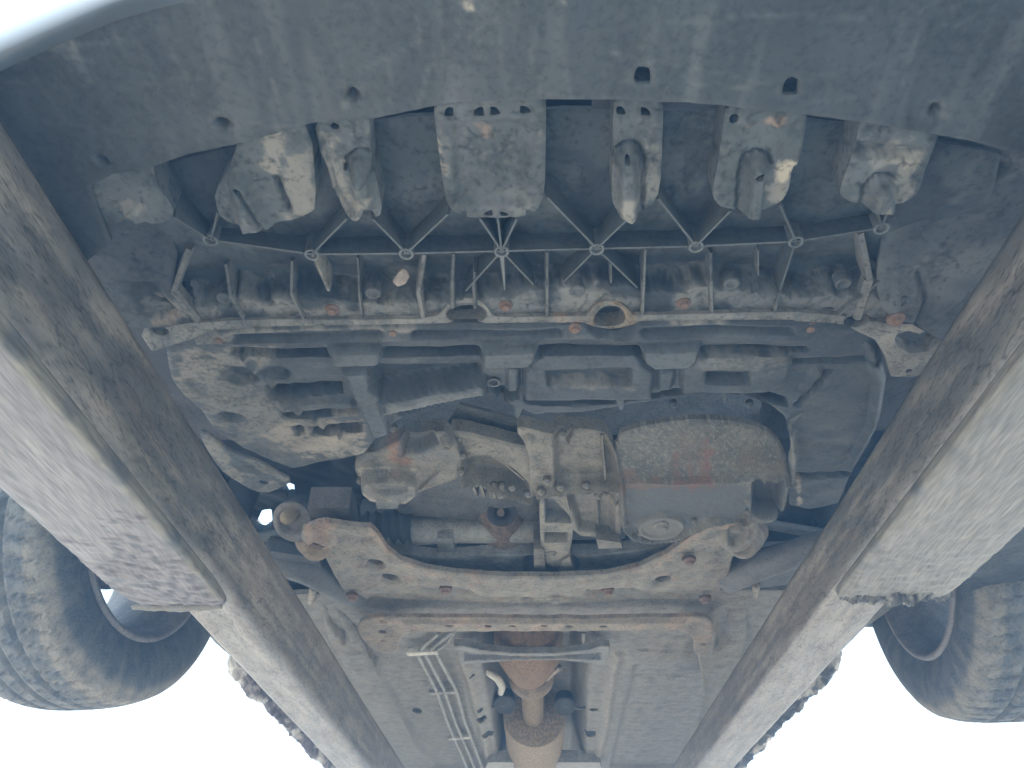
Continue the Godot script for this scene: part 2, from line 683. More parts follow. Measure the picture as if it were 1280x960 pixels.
func lift():
	var n1 := noise(31, 1.0, 5)
	for sd in [-1, 1]:
		var left: bool = sd < 0
		var xi := .374 if left else .398            # inner face
		var we := .068 if left else .084            # width of the hollow extension
		var wf := .118 if left else .148            # width of the solid fork
		var b0 := .372 if left else .402
		var z_tip := -.905 if left else -.965
		# hollow extension
		var t := thing("fork_extension", ("long hollow steel fork extension under the left side, streaked dark, running to the rear" if left else "long hollow steel fork extension under the right side, brownish and streaked, running to the rear"), "fork extension", Vector3(sd * (xi + we * .5), EYE + b0, -1.4), "hollow extensions over the lift forks")
		var ext := func(u: float, v: float) -> Vector3:
			var z := lerpf(.85, -3.6, u)
			var q := ring(v, we, .490 - b0, .008)
			var p := Vector3(sd * (xi + we * .5) + q.x, EYE + b0 + (.490 - b0) * .5 + q.y, z)
			return p + Vector3(0, n1.get_noise_2d(z * 3.0, v * 9.0) * .0015, 0)
		var ext_col := func(_u: float, v: float, p: Vector3) -> Color:
			var st := n1.get_noise_3d(p.x * 50.0, p.y * 55.0, p.z * 2.2)
			var st2 := n1.get_noise_3d(p.x * 22.0 + 40.0, p.y * 24.0 + p.z * 6.0, p.z * 5.0)
			var c := Color(.20, .178, .155).lerp(Color(.33, .292, .245), clampf(.4 + st * 2.2, 0, 1))
			c = c.lerp(Color(.40, .36, .30), clampf(n1.get_noise_3d(p.x * 140.0, p.y * 150.0, p.z * 2.0) * 3.0 - .9, 0, 1) * .7)
			if p.z > z_tip:      # grease and dark scuffs where the fork slides in
				c = c.lerp(Color(.10, .11, .108), clampf(.35 + st2 * 2.4, 0, 1) * .85)
				c = c.lerp(Color(.36, .32, .25), clampf(st * 2.6 + st2 - .75, 0, 1) * .8)
			if absf(p.y - EYE - b0) < .012:
				c = c.lerp(Color(.33, .30, .28), .6)
			return c.lerp(Color(.22, .165, .13), clampf(st2 * 2.0 - .1, 0, 1) * .5)
		var tubem := grid(420, 56, ext, ext_col, false, true, false)
		part("tube", tubem, M.steel, t)
		# solid fork inside and below it
		var f := thing("lift_fork", ("left lift fork with worn pale underside and flaking muddy rounded tip" if left else "right lift fork with scraped tan underside and thick torn lip at its tip"), "lift fork", Vector3(sd * (xi + wf * .5), EYE + .36, .3), "forks that lift the car")
		var fk := func(u: float, v: float) -> Vector3:
			var z := lerpf(.80, z_tip, pow(u, .75))
			var e := maxf(0.0, z - z_tip)
			var tipw := 1.0
			if e < .06:
				tipw = lerpf(.70 if left else .94, 1.0, sqrt(e / .06))
			var bot := lerpf((.346 if left else .383), (.358 if left else .391), clampf((.8 - z) / 1.7, 0, 1))
			var top := b0 + .004
			if e < .035:
				bot = lerpf(top - .010, bot, sqrt(clampf(e / .035, 0, 1))) if left else bot
			var q := ring(v, wf * tipw, top - bot, .006)
			var p := Vector3(sd * (xi - .004 + wf * .5) + q.x + (sd * -.5 * wf * (1.0 - tipw) * .6), EYE + (top + bot) * .5 + q.y, z)
			var md := clampf(1.0 - e / .28, 0, 1)
			if q.y < 0.0:
				p.y -= absf(n1.get_noise_3d(p.x * 40.0, 3.0, p.z * 40.0)) * .006 * md + n1.get_noise_2d(p.x * 9.0, p.z * 9.0) * .0012
			return p
		var fk_col := func(_u: float, v: float, p: Vector3) -> Color:
			var e := p.z - z_tip
			var st := n1.get_noise_3d(p.x * 60.0, 1.0, p.z * 2.5)
			var b := n1.get_noise_2d(p.x * 13.0, p.z * 13.0)
			var c := Color(.205, .187, .18).lerp(Color(.275, .25, .237), clampf(.5 + st * 1.2, 0, 1)) if left else Color(.225, .203, .175).lerp(Color(.295, .262, .222), clampf(.5 + st * 1.4, 0, 1))
			var side := absf(p.x - sd * (xi - .004)) < .004
			if side:
				return Color(.25, .22, .175).lerp(Color(.12, .12, .115), clampf(b * 2.0 + st, 0, 1))
			if left and e + b * .09 + st * .05 < .20:
				var h := n1.get_noise_2d(p.x * 60.0, p.z * 60.0)
				c = Color(.18, .158, .155).lerp(Color(.075, .065, .07), clampf(h * 2.6, 0, 1)).lerp(Color(.30, .26, .24), clampf(-h * 1.6, 0, 1))
			if not left and e + b * .02 < .075:
				c = c.lerp(Color(.27, .24, .20), .75)
			return c.lerp(Color(.2, .18, .16), clampf(st * 2.0 - .9, 0, 1))
		part("blade", grid(360, 72, fk, fk_col, false, true, false), M.worn, f)
		part("shank", slab(PackedVector2Array([Vector2(.80, .352), Vector2(.86, .352), Vector2(.86, 1.45), Vector2(.81, 1.45), Vector2(.795, .6)]), minf(sd * xi, sd * (xi + wf)), maxf(sd * xi, sd * (xi + wf)), STEEL, "x"), M.steel, f)
		# the ragged caked lip at the tip
		var lip := func(u: float, v: float) -> Vector3:
			var x: float = sd * (xi + .004 + (wf - .006) * u)
			var zz := z_tip + (.005 if left else -.004)
			var rr := (.008 if left else .018) * (.6 + .4 * sin(clampf(u * 1.1, 0, 1) * PI)) * (1.0 + (.3 if left else .75) * n1.get_noise_2d(u * (5.0 if left else 8.0), v * 2.0 + sd * 9.0) + (.1 if left else .35) * n1.get_noise_2d(u * 40.0, v * 9.0))
			if u < .001 or u > .999:
				rr = 0.0
			return Vector3(x, EYE + (.362 if left else .398) - sin(v * TAU) * rr * .8, zz + cos(v * TAU) * rr)
		part("caked_lip", grid(90, 18, lip, (Color(.27, .24, .20) if left else func(u: float, v: float, _p: Vector3) -> Color: return Color(.11, .10, .095).lerp(Color(.40, .36, .30), clampf(n1.get_noise_2d(u * 14.0, v * 5.0) * 2.5, 0, 1))), false, true, left), M.pan, f)

# ---------------------------------------------------------------- front bumper seen from below
func bumper():
	var o := PackedVector2Array([Vector2(-0.606, -0.4561), Vector2(-0.3967, -0.4674), Vector2(-0.3569, -0.4393), Vector2(-0.3535, -0.4104), Vector2(-0.3479, -0.3812), Vector2(-0.3249, -0.3702), Vector2(-0.2973, -0.3663), Vector2(-0.2581, -0.3526), Vector2(-0.2139, -0.3437), Vector2(-0.1566, -0.328), Vector2(-0.1135, -0.3258), Vector2(-0.0789, -0.3188), Vector2(-0.0551, -0.3142), Vector2(-0.0279, -0.313), Vector2(0.0171, -0.3123), Vector2(0.0666, -0.3142), Vector2(0.1157, -0.3168), Vector2(0.148, -0.3209), Vector2(0.2109, -0.3297), Vector2(0.2538, -0.3368), Vector2(0.3094, -0.3484), Vector2(0.3373, -0.354), Vector2(0.39, -0.3704), Vector2(0.5763, -0.4594), Vector2(0.5184, -0.3223), Vector2(0.4219, -0.2673), Vector2(0.3262, -0.2429), Vector2(0.2507, -0.2311), Vector2(0.1236, -0.221), Vector2(-0.0007, -0.2167), Vector2(-0.101, -0.2189), Vector2(-0.1785, -0.2247), Vector2(-0.2332, -0.2348), Vector2(-0.268, -0.2428), Vector2(-0.2933, -0.2512), Vector2(-0.3307, -0.2641), Vector2(-0.361, -0.2748), Vector2(-0.4057, -0.293), Vector2(-0.4835, -0.3303)])
	var front := PackedVector2Array([Vector2(-0.4835, -0.3303), Vector2(-0.4057, -0.293), Vector2(-0.361, -0.2748), Vector2(-0.3307, -0.2641), Vector2(-0.2933, -0.2512), Vector2(-0.268, -0.2428), Vector2(-0.2332, -0.2348), Vector2(-0.1785, -0.2247), Vector2(-0.101, -0.2189), Vector2(-0.0007, -0.2167), Vector2(0.1236, -0.221), Vector2(0.2507, -0.2311), Vector2(0.3262, -0.2429), Vector2(0.4219, -0.2673), Vector2(0.5184, -0.3223)])
	var sh := Sheet.new(o, .5, PLASTIC, .003)
	sh.bend(func(x: float, z: float) -> float: return -.004 * sin(x * 2.0) + .10 * pow(maxf(0.0, z + .285), 1.6))
	sh.weather(PLASTIC_GREY, .7, 5.0, -.2, .8, 4, Vector2(1, .35))
	sh.weather(Color(.13, .13, .125), .4, 30.0, .1, .4, 5, Vector2(1, .12))
	sh.paint({"l": front, "r": .001}, MUD_PALE, .5, .006, .006)
	for p in [PackedVector2Array([Vector2(0.0247, -0.2416), Vector2(0.0453, -0.2416), Vector2(0.0445, -0.2457), Vector2(0.0274, -0.2458)]), PackedVector2Array([Vector2(-0.04, -0.2404), Vector2(-0.0322, -0.2401), Vector2(-0.0336, -0.2458), Vector2(-0.0388, -0.2451)])]:
		sh.paint(p, MUD_PALE, .9, .003, .002)
	for h in [PackedVector2Array([Vector2(0.0776, -0.3032), Vector2(0.0776, -0.2923), Vector2(0.08, -0.2888), Vector2(0.0861, -0.2884), Vector2(0.0892, -0.2914), Vector2(0.0911, -0.303)]), PackedVector2Array([Vector2(0.1842, -0.3135), Vector2(0.1834, -0.3036), Vector2(0.1861, -0.2988), Vector2(0.1915, -0.2983), Vector2(0.1942, -0.302), Vector2(0.1968, -0.3138)]), PackedVector2Array([Vector2(0.2957, -0.3319), Vector2(0.2931, -0.324), Vector2(0.2947, -0.3209), Vector2(0.3013, -0.3217), Vector2(0.3049, -0.3276), Vector2(0.3059, -0.3342)]), PackedVector2Array([Vector2(-0.1304, -0.3129), Vector2(-0.1276, -0.3015), Vector2(-0.124, -0.2979), Vector2(-0.1173, -0.2987), Vector2(-0.1162, -0.3018), Vector2(-0.1164, -0.3126)]), PackedVector2Array([Vector2(-0.2314, -0.3301), Vector2(-0.2305, -0.324), Vector2(-0.2247, -0.3209), Vector2(-0.2157, -0.3224), Vector2(-0.215, -0.3278), Vector2(-0.2201, -0.3324)])]:
		sh.paint(h, Color(.14, .135, .125), .6, .005, .008)
		sh.emb(h, .004, .004)
	var deep := [PackedVector2Array([Vector2(0.0781, -0.3026), Vector2(0.0782, -0.2923), Vector2(0.0801, -0.2894), Vector2(0.0861, -0.289), Vector2(0.0886, -0.2914), Vector2(0.0905, -0.3023)]), PackedVector2Array([Vector2(0.1846, -0.3129), Vector2(0.184, -0.3036), Vector2(0.1862, -0.2994), Vector2(0.1911, -0.2989), Vector2(0.1936, -0.302), Vector2(0.196, -0.3132)]), PackedVector2Array([Vector2(0.296, -0.3313), Vector2(0.294, -0.3247), Vector2(0.295, -0.3215), Vector2(0.301, -0.3223), Vector2(0.3043, -0.3276), Vector2(0.305, -0.3335)]), PackedVector2Array([Vector2(-0.1291, -0.3123), Vector2(-0.1265, -0.3022), Vector2(-0.1237, -0.2992), Vector2(-0.118, -0.2993), Vector2(-0.1169, -0.3025), Vector2(-0.1174, -0.3119)]), PackedVector2Array([Vector2(-0.2305, -0.3294), Vector2(-0.2295, -0.3247), Vector2(-0.2249, -0.3215), Vector2(-0.2165, -0.3231), Vector2(-0.216, -0.3271), Vector2(-0.2205, -0.3317)])]
	for k in 2:
		sh.hole(deep[k])
	for k in [2, 3, 4]:
		sh.emb(deep[k], .012, .005)
	for e in [[-0.3277, -0.3566, 0.0062, 0.0058], [-0.1543, -0.3308, 0.0036, 0.002], [-0.2044, -0.3405, 0.0048, 0.0021]]:
		sh.emb(e, .008, .004)
	var rng := RandomNumberGenerator.new()
	rng.seed = 5
	for k in 90:
		var c := Vector2(rng.randf_range(-.5, .6), rng.randf_range(-.34, -.24))
		var d := Vector2(rng.randfn(0, .004), rng.randf_range(.006, .035)) if k % 3 else Vector2(rng.randf_range(.01, .05), rng.randfn(0, .006))
		sh.paint({"l": PackedVector2Array([c - d, c + d]), "r": .0007}, Color(.20, .20, .19), rng.randf_range(.1, .35), .0006, .003)
	sh.rough(.0012, 8.0)
	var b := sheet("bumper_cover", sh, M.plastic, .004, .003)
	# behind the two open drain holes the cover has a second skin
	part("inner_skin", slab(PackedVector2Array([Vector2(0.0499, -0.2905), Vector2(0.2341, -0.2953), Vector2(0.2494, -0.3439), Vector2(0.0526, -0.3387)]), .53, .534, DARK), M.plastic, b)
	# painted face of the bumper that curls up from the front edge
	var crv := Curve3D.new()
	for p in front:
		crv.add_point(Vector3(p.x, 0, p.y))
	var ln := crv.get_baked_length()
	var prof := [Vector2(-.004, .500), Vector2(.004, .506), Vector2(.012, .520), Vector2(.024, .545), Vector2(.032, .575), Vector2(.034, .580), Vector2(.034, .586), Vector2(.044, .62), Vector2(.050, .70), Vector2(.045, .78), Vector2(.02, .86)]
	var face := func(u: float, v: float) -> Vector3:
		var p := crv.sample_baked(u * ln)
		var q := crv.sample_baked(minf(ln, u * ln + .01)) - crv.sample_baked(maxf(0, u * ln - .01))
		var nrm := Vector3(-q.z, 0, q.x).normalized()
		if nrm.z < 0.0 and absf(nrm.x) < .95:
			nrm = -nrm
		var w: Vector2 = prof[int(round(v * (prof.size() - 1)))]
		return Vector3(p.x, EYE + w.y, p.z) + nrm * w.x
	var fcol := func(u: float, v: float, _p: Vector3) -> Color:
		var k := int(round(v * 10.0))
		if k < 2:
			return PLASTIC_GREY
		return Color(.55, .25, .14) if k == 5 or k == 6 else Color(.80, .82, .84)
	part("bumper_face", grid(120, prof.size(), face, fcol), M.paint, b)

# ---------------------------------------------------------------- tray behind the bumper with its ribs, tabs and bolts
func undertray():
	var o := PackedVector2Array([Vector2(-0.4231, -0.46), Vector2(-0.3551, -0.3998), Vector2(-0.24, -0.371), Vector2(-0.0874, -0.3455), Vector2(0.0298, -0.3415), Vector2(0.1598, -0.3484), Vector2(0.2815, -0.366), Vector2(0.3928, -0.3954), Vector2(0.4168, -0.4727), Vector2(0.3641, -0.5102), Vector2(0.3653, -0.5416), Vector2(0.365, -0.5564), Vector2(0.3838, -0.6137), Vector2(0.3425, -0.6163), Vector2(0.2055, -0.6102), Vector2(0.0353, -0.6121), Vector2(-0.1367, -0.6126), Vector2(-0.3097, -0.6106), Vector2(-0.401, -0.6213), Vector2(-0.4125, -0.6105), Vector2(-0.424, -0.5764), Vector2(-0.4082, -0.5361), Vector2(-0.3627, -0.5203)])
	var sh := Sheet.new(o, [Vector2(-0.3156, 0.533), Vector2(-0.4317, 0.538), Vector2(-0.4986, 0.556), Vector2(-0.5472, 0.58), Vector2(-0.6012, 0.592)], Color(.050, .056, .058), .0032)
	# the rear flange with its caked, uneven front edge
	var fl := PackedVector2Array([Vector2(-0.4092, -0.5383), Vector2(-0.3668, -0.5659), Vector2(-0.3283, -0.5681), Vector2(-0.2918, -0.5527), Vector2(-0.2706, -0.5649), Vector2(-0.2551, -0.5537), Vector2(-0.2113, -0.5595), Vector2(-0.1468, -0.567), Vector2(-0.1137, -0.5667), Vector2(-0.0477, -0.5649), Vector2(-0.0025, -0.5603), Vector2(0.0057, -0.5526), Vector2(0.0339, -0.5488), Vector2(0.1062, -0.5496), Vector2(0.1476, -0.5597), Vector2(0.1703, -0.5502), Vector2(0.1948, -0.553), Vector2(0.2447, -0.5611), Vector2(0.2792, -0.57), Vector2(0.3105, -0.5663), Vector2(0.352, -0.5697), Vector2(0.3863, -0.5752), Vector2(0.4165, -0.6562), Vector2(-0.4593, -0.6331)])
	sh.lvl(fl, .556, .010, .004)
	sh.paint(fl, Color(.16, .155, .145), .8, .006, .004)
	sh.paint(PackedVector2Array([Vector2(-0.4231, -0.5704), Vector2(-0.3482, -0.5724), Vector2(-0.3323, -0.58), Vector2(-0.2954, -0.5642), Vector2(-0.2129, -0.5664), Vector2(-0.1558, -0.5715), Vector2(-0.1651, -0.6275), Vector2(-0.4447, -0.6201)]), MUD, .5, .008, .008)
	for p in [PackedVector2Array([Vector2(0.1588, -0.5532), Vector2(0.1778, -0.547), Vector2(0.1886, -0.5631), Vector2(0.1918, -0.6049), Vector2(0.1627, -0.6078), Vector2(0.1545, -0.5796)]), PackedVector2Array([Vector2(0.3398, -0.6026), Vector2(0.3471, -0.5672), Vector2(0.3593, -0.5585), Vector2(0.37, -0.5794), Vector2(0.3643, -0.6182)]), PackedVector2Array([Vector2(-0.1421, -0.5375), Vector2(-0.1151, -0.546), Vector2(-0.1179, -0.6005), Vector2(-0.1604, -0.5993)]), PackedVector2Array([Vector2(0.0339, -0.5511), Vector2(0.0903, -0.5514), Vector2(0.0986, -0.6024), Vector2(0.0351, -0.602)])]:
		sh.paint(p, MUD, .4, .008, .01)
	sh.weather(Color(.12, .12, .115), .4, 22.0, .0, .4, 8, Vector2(1, .6))
	sh.weather(Color(.022, .025, .03), .9, 8.0, .12, .12, 12)
	for h in [[-0.2302, -0.6013, 0.0102, 0.0044], [-0.124, -0.6016, 0.0128, 0.005], [0.0088, -0.6038, 0.0119, 0.005], [0.1346, -0.5997, 0.0068, 0.0025], [0.1855, -0.6022, 0.0068, 0.0037], [0.2778, -0.6022, 0.011, 0.0062], [0.3168, -0.5983, 0.0076, 0.0025], [-0.3502, -0.5687, 0.0058, 0.0047], [-0.0639, -0.5958, 0.0203, 0.0136], [0.0879, -0.6062, 0.0162, 0.0188], [0.3527, -0.6167, 0.0137, 0.0102]]:
		sh.hole(h)
	for e in [[-0.3134, -0.5686, 0.0099, 0.0094], [-0.1579, -0.5644, 0.009, 0.0081], [0.0523, -0.5664, 0.0074, 0.007], [0.2082, -0.5602, 0.0081, 0.0069], [0.3225, -0.5632, 0.0122, 0.0069], [-0.2495, -0.5667, 0.0074, 0.0047]]:
		sh.emb(e, .007, .005)
	sh.rough(.0018, 22.0)
	var tr := sheet("front_undertray", sh, M.dirty, .004, .002)

	# ---- the seven hanging tabs
	var tc := Color(.075, .079, .078)
	var tabs := [
		PackedVector2Array([Vector2(-0.3404, -0.3697), Vector2(-0.3169, -0.3628), Vector2(-0.2919, -0.359), Vector2(-0.2958, -0.3897), Vector2(-0.2915, -0.4078), Vector2(-0.2973, -0.4178), Vector2(-0.3091, -0.4236), Vector2(-0.3199, -0.4233), Vector2(-0.3234, -0.412), Vector2(-0.3293, -0.4068), Vector2(-0.3395, -0.421), Vector2(-0.3483, -0.4225), Vector2(-0.3551, -0.4163), Vector2(-0.3529, -0.3882)]),
		PackedVector2Array([Vector2(-0.2166, -0.3408), Vector2(-0.1912, -0.3331), Vector2(-0.1813, -0.332), Vector2(-0.1585, -0.3272), Vector2(-0.1728, -0.4109), Vector2(-0.1837, -0.4174), Vector2(-0.1957, -0.4222), Vector2(-0.2105, -0.4244), Vector2(-0.2162, -0.4278), Vector2(-0.2292, -0.4257), Vector2(-0.2449, -0.4279), Vector2(-0.2557, -0.4189), Vector2(-0.2563, -0.4087), Vector2(-0.2517, -0.3908), Vector2(-0.2351, -0.3717), Vector2(-0.2254, -0.357)]),
		PackedVector2Array([Vector2(-0.1573, -0.3272), Vector2(-0.1286, -0.3213), Vector2(-0.1133, -0.3217), Vector2(-0.1193, -0.3562), Vector2(-0.1181, -0.3943), Vector2(-0.1192, -0.4174), Vector2(-0.1281, -0.4223), Vector2(-0.1316, -0.412), Vector2(-0.1388, -0.422), Vector2(-0.1438, -0.4271), Vector2(-0.1502, -0.4183), Vector2(-0.1544, -0.387), Vector2(-0.1561, -0.3596)]),
		PackedVector2Array([Vector2(-0.066, -0.31), Vector2(-0.0311, -0.3071), Vector2(0.0166, -0.3071), Vector2(0.0165, -0.3598), Vector2(0.0161, -0.3979), Vector2(0.0129, -0.4125), Vector2(0.0049, -0.4224), Vector2(-0.0112, -0.4254), Vector2(-0.0448, -0.4245), Vector2(-0.0566, -0.4207), Vector2(-0.0638, -0.4121), Vector2(-0.0656, -0.3957), Vector2(-0.0662, -0.3576)]),
		PackedVector2Array([Vector2(0.0649, -0.3097), Vector2(0.1011, -0.3106), Vector2(0.1066, -0.3621), Vector2(0.1095, -0.4003), Vector2(0.1048, -0.4149), Vector2(0.0956, -0.4214), Vector2(0.088, -0.4263), Vector2(0.0794, -0.4192), Vector2(0.0724, -0.414), Vector2(0.0706, -0.3993), Vector2(0.0678, -0.3539)]),
		PackedVector2Array([Vector2(0.1476, -0.3144), Vector2(0.209, -0.325), Vector2(0.2132, -0.3577), Vector2(0.2147, -0.3768), Vector2(0.2104, -0.3797), Vector2(0.2136, -0.3967), Vector2(0.213, -0.4095), Vector2(0.2071, -0.4176), Vector2(0.1984, -0.4224), Vector2(0.1853, -0.4229), Vector2(0.1648, -0.4198), Vector2(0.1554, -0.4113), Vector2(0.1526, -0.4031), Vector2(0.151, -0.3633)]),
		PackedVector2Array([Vector2(0.2505, -0.3313), Vector2(0.3132, -0.345), Vector2(0.3162, -0.3794), Vector2(0.3196, -0.4043), Vector2(0.3169, -0.4139), Vector2(0.3099, -0.4195), Vector2(0.2861, -0.4188), Vector2(0.2684, -0.4167), Vector2(0.2576, -0.4091), Vector2(0.2549, -0.4026), Vector2(0.2546, -0.3734)])]
	for k in 7:
		var t := Sheet.new(soft(tabs[k], 1), .505, tc, .0020)
		t.weather(Color(.12, .122, .12), .7, 18.0, -.1, .4, 30 + k)
		t.weather(MUD, .22, 40.0, .1, .4, 60 + k)
		match k:
			0:
				t.emb(PackedVector2Array([Vector2(-0.3338, -0.4017), Vector2(-0.3179, -0.3988), Vector2(-0.3134, -0.4072), Vector2(-0.3213, -0.4233), Vector2(-0.3343, -0.4186)]), -0.0114, .006)
				t.paint([-0.3259, -0.4036, 0.0053, 0.0025], MUD_PALE, .4, .006, .003)
				t.emb({"l": PackedVector2Array([Vector2(-0.2973, -0.3739), Vector2(-0.2956, -0.3994)]), "r": .002}, 0.0095, .003)
			1:
				t.emb(PackedVector2Array([Vector2(-0.2362, -0.3732), Vector2(-0.2243, -0.3697), Vector2(-0.2185, -0.376), Vector2(-0.2112, -0.427), Vector2(-0.2438, -0.4332)]), -0.0133, .007)
				t.emb({"l": PackedVector2Array([Vector2(-0.228, -0.3819), Vector2(-0.2195, -0.4251)]), "r": .0025}, 0.0114, .003)
				t.emb({"l": PackedVector2Array([Vector2(-0.1979, -0.3781), Vector2(-0.1953, -0.4103)]), "r": .003}, 0.0133, .004)
				t.hole([-0.2289, -0.3827, 0.0026, 0.0031])
				t.paint(PackedVector2Array([Vector2(-0.1968, -0.3399), Vector2(-0.1834, -0.3403), Vector2(-0.1859, -0.3588), Vector2(-0.1918, -0.3767), Vector2(-0.2024, -0.378), Vector2(-0.207, -0.3649), Vector2(-0.1995, -0.3541)]), MUD_PALE, .45, .005, .003)
				t.paint(PackedVector2Array([Vector2(-0.1997, -0.3727), Vector2(-0.1609, -0.3479), Vector2(-0.1746, -0.4159), Vector2(-0.1984, -0.417)]), MUD, .7, .010, .006)
			2:
				t.emb([-0.1284, -0.3687, 0.0094, 0.0127], -0.0190, .007)
				t.emb(PackedVector2Array([Vector2(-0.138, -0.363), Vector2(-0.1168, -0.3636), Vector2(-0.1237, -0.4122), Vector2(-0.133, -0.412), Vector2(-0.1409, -0.4185), Vector2(-0.143, -0.4018)]), -0.0076, .006)
				t.paint(PackedVector2Array([Vector2(-0.156, -0.348), Vector2(-0.14, -0.3449), Vector2(-0.1422, -0.378), Vector2(-0.1337, -0.3939), Vector2(-0.1272, -0.4172), Vector2(-0.1459, -0.4235), Vector2(-0.1531, -0.3934)]), MUD, .85, .010, .005)
				t.emb({"l": PackedVector2Array([Vector2(-0.1558, -0.3341), Vector2(-0.1528, -0.3855), Vector2(-0.1439, -0.4202)]), "r": .0016}, -0.0076, .002)
				t.hole(PackedVector2Array([Vector2(-0.1365, -0.4169), Vector2(-0.1327, -0.4103), Vector2(-0.1295, -0.4112), Vector2(-0.1259, -0.4172), Vector2(-0.1284, -0.424), Vector2(-0.1381, -0.4255)]))
				t.hole([-0.142, -0.3344, 0.0036, 0.0027])
				t.emb({"l": PackedVector2Array([Vector2(-0.1398, -0.372), Vector2(-0.1362, -0.3601), Vector2(-0.1288, -0.3538), Vector2(-0.1215, -0.3547), Vector2(-0.1168, -0.3636), Vector2(-0.1173, -0.3741)]), "r": .0016}, .008, .0016)
			3:
				for e in [PackedVector2Array([Vector2(-0.059, -0.3278), Vector2(-0.0579, -0.3225), Vector2(-0.0547, -0.32), Vector2(-0.0519, -0.3207), Vector2(-0.0519, -0.328)]), PackedVector2Array([Vector2(-0.0371, -0.3277), Vector2(-0.0362, -0.3231), Vector2(-0.0331, -0.3206), Vector2(-0.0296, -0.3213), Vector2(-0.0294, -0.3279)]), PackedVector2Array([Vector2(-0.0246, -0.3281), Vector2(-0.0243, -0.3208), Vector2(-0.0208, -0.3209), Vector2(-0.0174, -0.3243), Vector2(-0.0169, -0.3269)]), PackedVector2Array([Vector2(-0.0027, -0.3266), Vector2(-0.0026, -0.3201), Vector2(0.0009, -0.3202), Vector2(0.005, -0.3235), Vector2(0.0056, -0.3262)]), PackedVector2Array([Vector2(-0.0553, -0.4216), Vector2(-0.053, -0.4174), Vector2(-0.0489, -0.4159), Vector2(-0.0486, -0.4218)]), PackedVector2Array([Vector2(-0.0352, -0.4222), Vector2(-0.033, -0.4188), Vector2(-0.0276, -0.4164), Vector2(-0.0272, -0.4224)]), PackedVector2Array([Vector2(-0.0212, -0.4225), Vector2(-0.021, -0.4174), Vector2(-0.0164, -0.4193), Vector2(-0.0125, -0.4228)]), PackedVector2Array([Vector2(0.0003, -0.4222), Vector2(0.0003, -0.4163), Vector2(0.0043, -0.4173), Vector2(0.007, -0.4216)])]:
					t.hole(e)
				t.paint(PackedVector2Array([Vector2(-0.0675, -0.3296), Vector2(-0.0637, -0.3505), Vector2(-0.0592, -0.3614), Vector2(-0.0618, -0.3763), Vector2(-0.0665, -0.3724)]), MUD_PALE, .5, .006, .003)
				t.emb({"l": PackedVector2Array([Vector2(-0.0109, -0.3664), Vector2(-0.0231, -0.4199)]), "r": .0012}, -0.0057, .003)
				t.paint([-0.0285, -0.3458, 0.0049, 0.0042], RUST_PALE, .4, .006, .006)
				t.emb(PackedVector2Array([Vector2(-0.0563, -0.3299), Vector2(0.0056, -0.3288), Vector2(0.005, -0.4123), Vector2(-0.0599, -0.4122)]), 0.0057, .008)
			4:
				t.hole(PackedVector2Array([Vector2(0.0682, -0.3292), Vector2(0.0683, -0.3226), Vector2(0.0724, -0.3227), Vector2(0.0758, -0.328), Vector2(0.0754, -0.33)]))
				t.hole(PackedVector2Array([Vector2(0.0867, -0.331), Vector2(0.0859, -0.3237), Vector2(0.0901, -0.3245), Vector2(0.0941, -0.3292), Vector2(0.0938, -0.3318)]))
				t.emb(PackedVector2Array([Vector2(0.0698, -0.3648), Vector2(0.0717, -0.3576), Vector2(0.0794, -0.3542), Vector2(0.0871, -0.358), Vector2(0.0897, -0.3653), Vector2(0.0952, -0.418), Vector2(0.0896, -0.428), Vector2(0.074, -0.4174)]), -0.0171, .006)
				t.hole([0.0787, -0.3607, 0.0025, 0.0029])
				t.paint(PackedVector2Array([Vector2(0.0802, -0.398), Vector2(0.0855, -0.3997), Vector2(0.0926, -0.4247), Vector2(0.0796, -0.4209)]), MUD_PALE, .5, .005, .004)
				t.paint(PackedVector2Array([Vector2(0.0885, -0.3545), Vector2(0.1044, -0.3549), Vector2(0.1112, -0.4085), Vector2(0.0952, -0.418)]), MUD, .6, .008, .008)
				t.emb({"l": PackedVector2Array([Vector2(0.0695, -0.3685), Vector2(0.0705, -0.3583), Vector2(0.075, -0.3534), Vector2(0.0822, -0.3522), Vector2(0.0881, -0.3559), Vector2(0.0916, -0.3661), Vector2(0.0972, -0.418)]), "r": .0014}, .008, .0014)
			5:
				t.hole([0.1565, -0.3355, 0.0036, 0.0041])
				t.emb([0.1678, -0.3385, 0.0048, 0.0034], -0.0076, .004)
				t.emb([0.1885, -0.3384, 0.0054, 0.0041], -0.0076, .004)
				t.paint([0.1885, -0.3384, 0.0054, 0.0041], RUST_PALE, .6, .003, .003)
				t.paint([0.1679, -0.3392, 0.0042, 0.0027], RUST_PALE, .5, .003, .003)
				t.emb(PackedVector2Array([Vector2(0.1786, -0.4227), Vector2(0.1719, -0.3749), Vector2(0.1729, -0.3683), Vector2(0.1789, -0.3648), Vector2(0.1866, -0.3686), Vector2(0.1915, -0.3792), Vector2(0.1966, -0.4232)]), -0.0171, .006)
				t.hole([0.1824, -0.3774, 0.0038, 0.003])
				t.paint(PackedVector2Array([Vector2(0.1907, -0.3754), Vector2(0.2096, -0.3766), Vector2(0.2136, -0.3967), Vector2(0.2095, -0.411), Vector2(0.1947, -0.4206), Vector2(0.1932, -0.4025), Vector2(0.1955, -0.3908)]), MUD_PALE, .5, .007, .003)
				t.paint(PackedVector2Array([Vector2(0.1939, -0.3732), Vector2(0.2091, -0.3744), Vector2(0.2096, -0.3888), Vector2(0.2006, -0.3909)]), Color(.50, .42, .31), .8, .005, .003)
